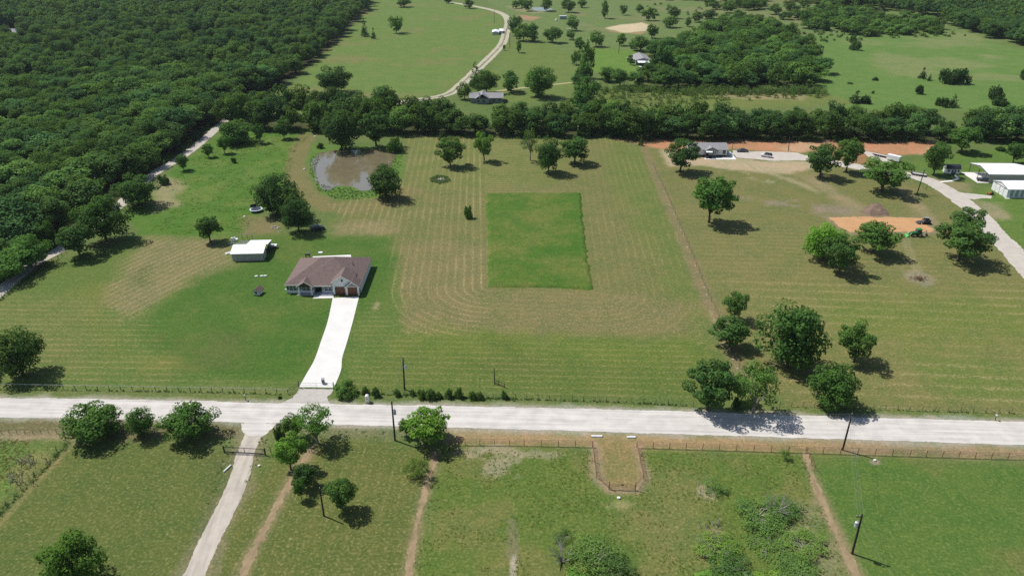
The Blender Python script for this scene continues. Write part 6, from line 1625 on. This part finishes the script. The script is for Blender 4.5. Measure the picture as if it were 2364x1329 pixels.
for px_, py_ in ((-1.28,-.64),(-1.28,.64),(.14,-.64),(.14,.64)): MB().tube([(px_,py_,.9), (px_*.92,py_*.97,2.4)], .05, 5).build('cab_post', m_dkmetal, t)
MB().hexa([(-1.45,-.8,2.38),(.25,-.8,2.38),(.25,.8,2.38),(-1.45,.8,2.38),(-1.35,-.7,2.54),(.15,-.7,2.54),(.15,.7,2.54),(-1.35,.7,2.54)]).build('cab_roof', m_green, t)
for yy in (-.85, .85):
    wheel(t, -.75, yy, .72, .42, m_tan, 'rear_wheel'); wheel(t, 1.5, yy*.92, .46, .32, m_tan, 'front_wheel')
    MB().box(-1.5, .05, yy-.25 if yy > 0 else yy-.2, yy+.2 if yy > 0 else yy+.25, 1.45, 1.52).build('fender', m_green, t)
    MB().tube([(.3,yy*.7,1.5), (1.9,yy*.7,1.25), (2.9,yy*.7,.45)], [.08,.08,.07], 5).build('loader_arm', m_green, t)
MB().prism([(2.8,.1),(3.6,.05),(3.65,.12),(3.05,.5),(2.95,.9),(2.8,.85)], 'y', -.95, .95).build('loader_bucket', m_ygreen, t)
MB().tube([(1.35,.3,1.4), (1.35,.3,2.1)], .05, 6).build('exhaust', m_dkmetal, t)
MB().tube([(-1.4,0,.8), (-1.9,0,1.1), (-3.0,.1,2.1)], [.14,.13,.11], 5).build('backhoe_boom', m_tan, t); MB().tube([(-3.0,.1,2.1), (-3.4,.1,.8)], [.10,.08], 5).build('backhoe_stick', m_tan, t)
MB().prism([(-3.7,.25),(-3.15,.2),(-3.2,.8),(-3.5,.85)], 'y', -.2, .4).build('backhoe_bucket', m_dkmetal, t)
for yy in (-.7, .7): MB().tube([(-1.6,yy*.3,.7), (-2.1,yy*1.2,.1)], .07, 5).build('stabiliser', m_tan, t)
# tracked skid loader
m_slate = mat('dark slate paint', (.075, .08, .10), .5, .12, 2.0, .4)
x, y = W(2136, 516); t = thing('skid_loader', 'dark tracked skid loader at the right end of the orange pad', 'loader', (x, y), PI - .1)
MB().hexa([(-1.4,-.7,.5),(1.0,-.7,.5),(1.0,.7,.5),(-1.4,.7,.5),(-1.35,-.65,1.35),(.8,-.65,1.15),(.8,.65,1.15),(-1.35,.65,1.35)]).build('body', m_slate, t)
MB().hexa([(-.6,-.55,1.2),(.75,-.55,1.1),(.75,.55,1.1),(-.6,.55,1.2),(-.55,-.5,2.1),(.45,-.5,2.1),(.45,.5,2.1),(-.55,.5,2.1)]).build('cab', m_dark, t)
MB().box(-.7, .6, -.6, .6, 2.1, 2.18).build('cab_roof', m_grey, t)
for yy in (-.85, .85):
    MB().prism([(-1.3,.0),(1.1,.0),(1.45,.3),(1.1,.6),(-1.2,.7),(-1.6,.35)], 'y', yy-.2, yy+.2).build('track', m_tyre, t)
    MB().tube([(-1.3,yy*.85,1.5), (.6,yy*.85,1.45), (1.9,yy*.85,.5)], [.1,.1,.08], 5).build('lift_arm', m_slate, t)
MB().prism([(1.8,.1),(2.8,.05),(2.85,.12),(2.1,.6),(1.85,.75)], 'y', -1.0, 1.0).build('bucket', m_dkmetal, t)

# ---------------------------------------------------------------- air
m_haze = D.materials.new('thin summer haze'); m_haze.use_nodes = True
hn = m_haze.node_tree; hn.nodes.clear()
ho = hn.nodes.new('ShaderNodeOutputMaterial'); hv = hn.nodes.new('ShaderNodeVolumePrincipled')
hv.inputs['Color'].default_value = (.80, .88, 1.0, 1); hv.inputs['Density'].default_value = .00005; hv.inputs['Anisotropy'].default_value = .25
hn.links.new(hv.outputs[0], ho.inputs['Volume'])
hz = MB().box(-9500, 9500, -900, 9500, -1.0, 97.0).build('haze', m_haze); tag(hz, 'thin summer haze over the fields', 'haze', kind='stuff')
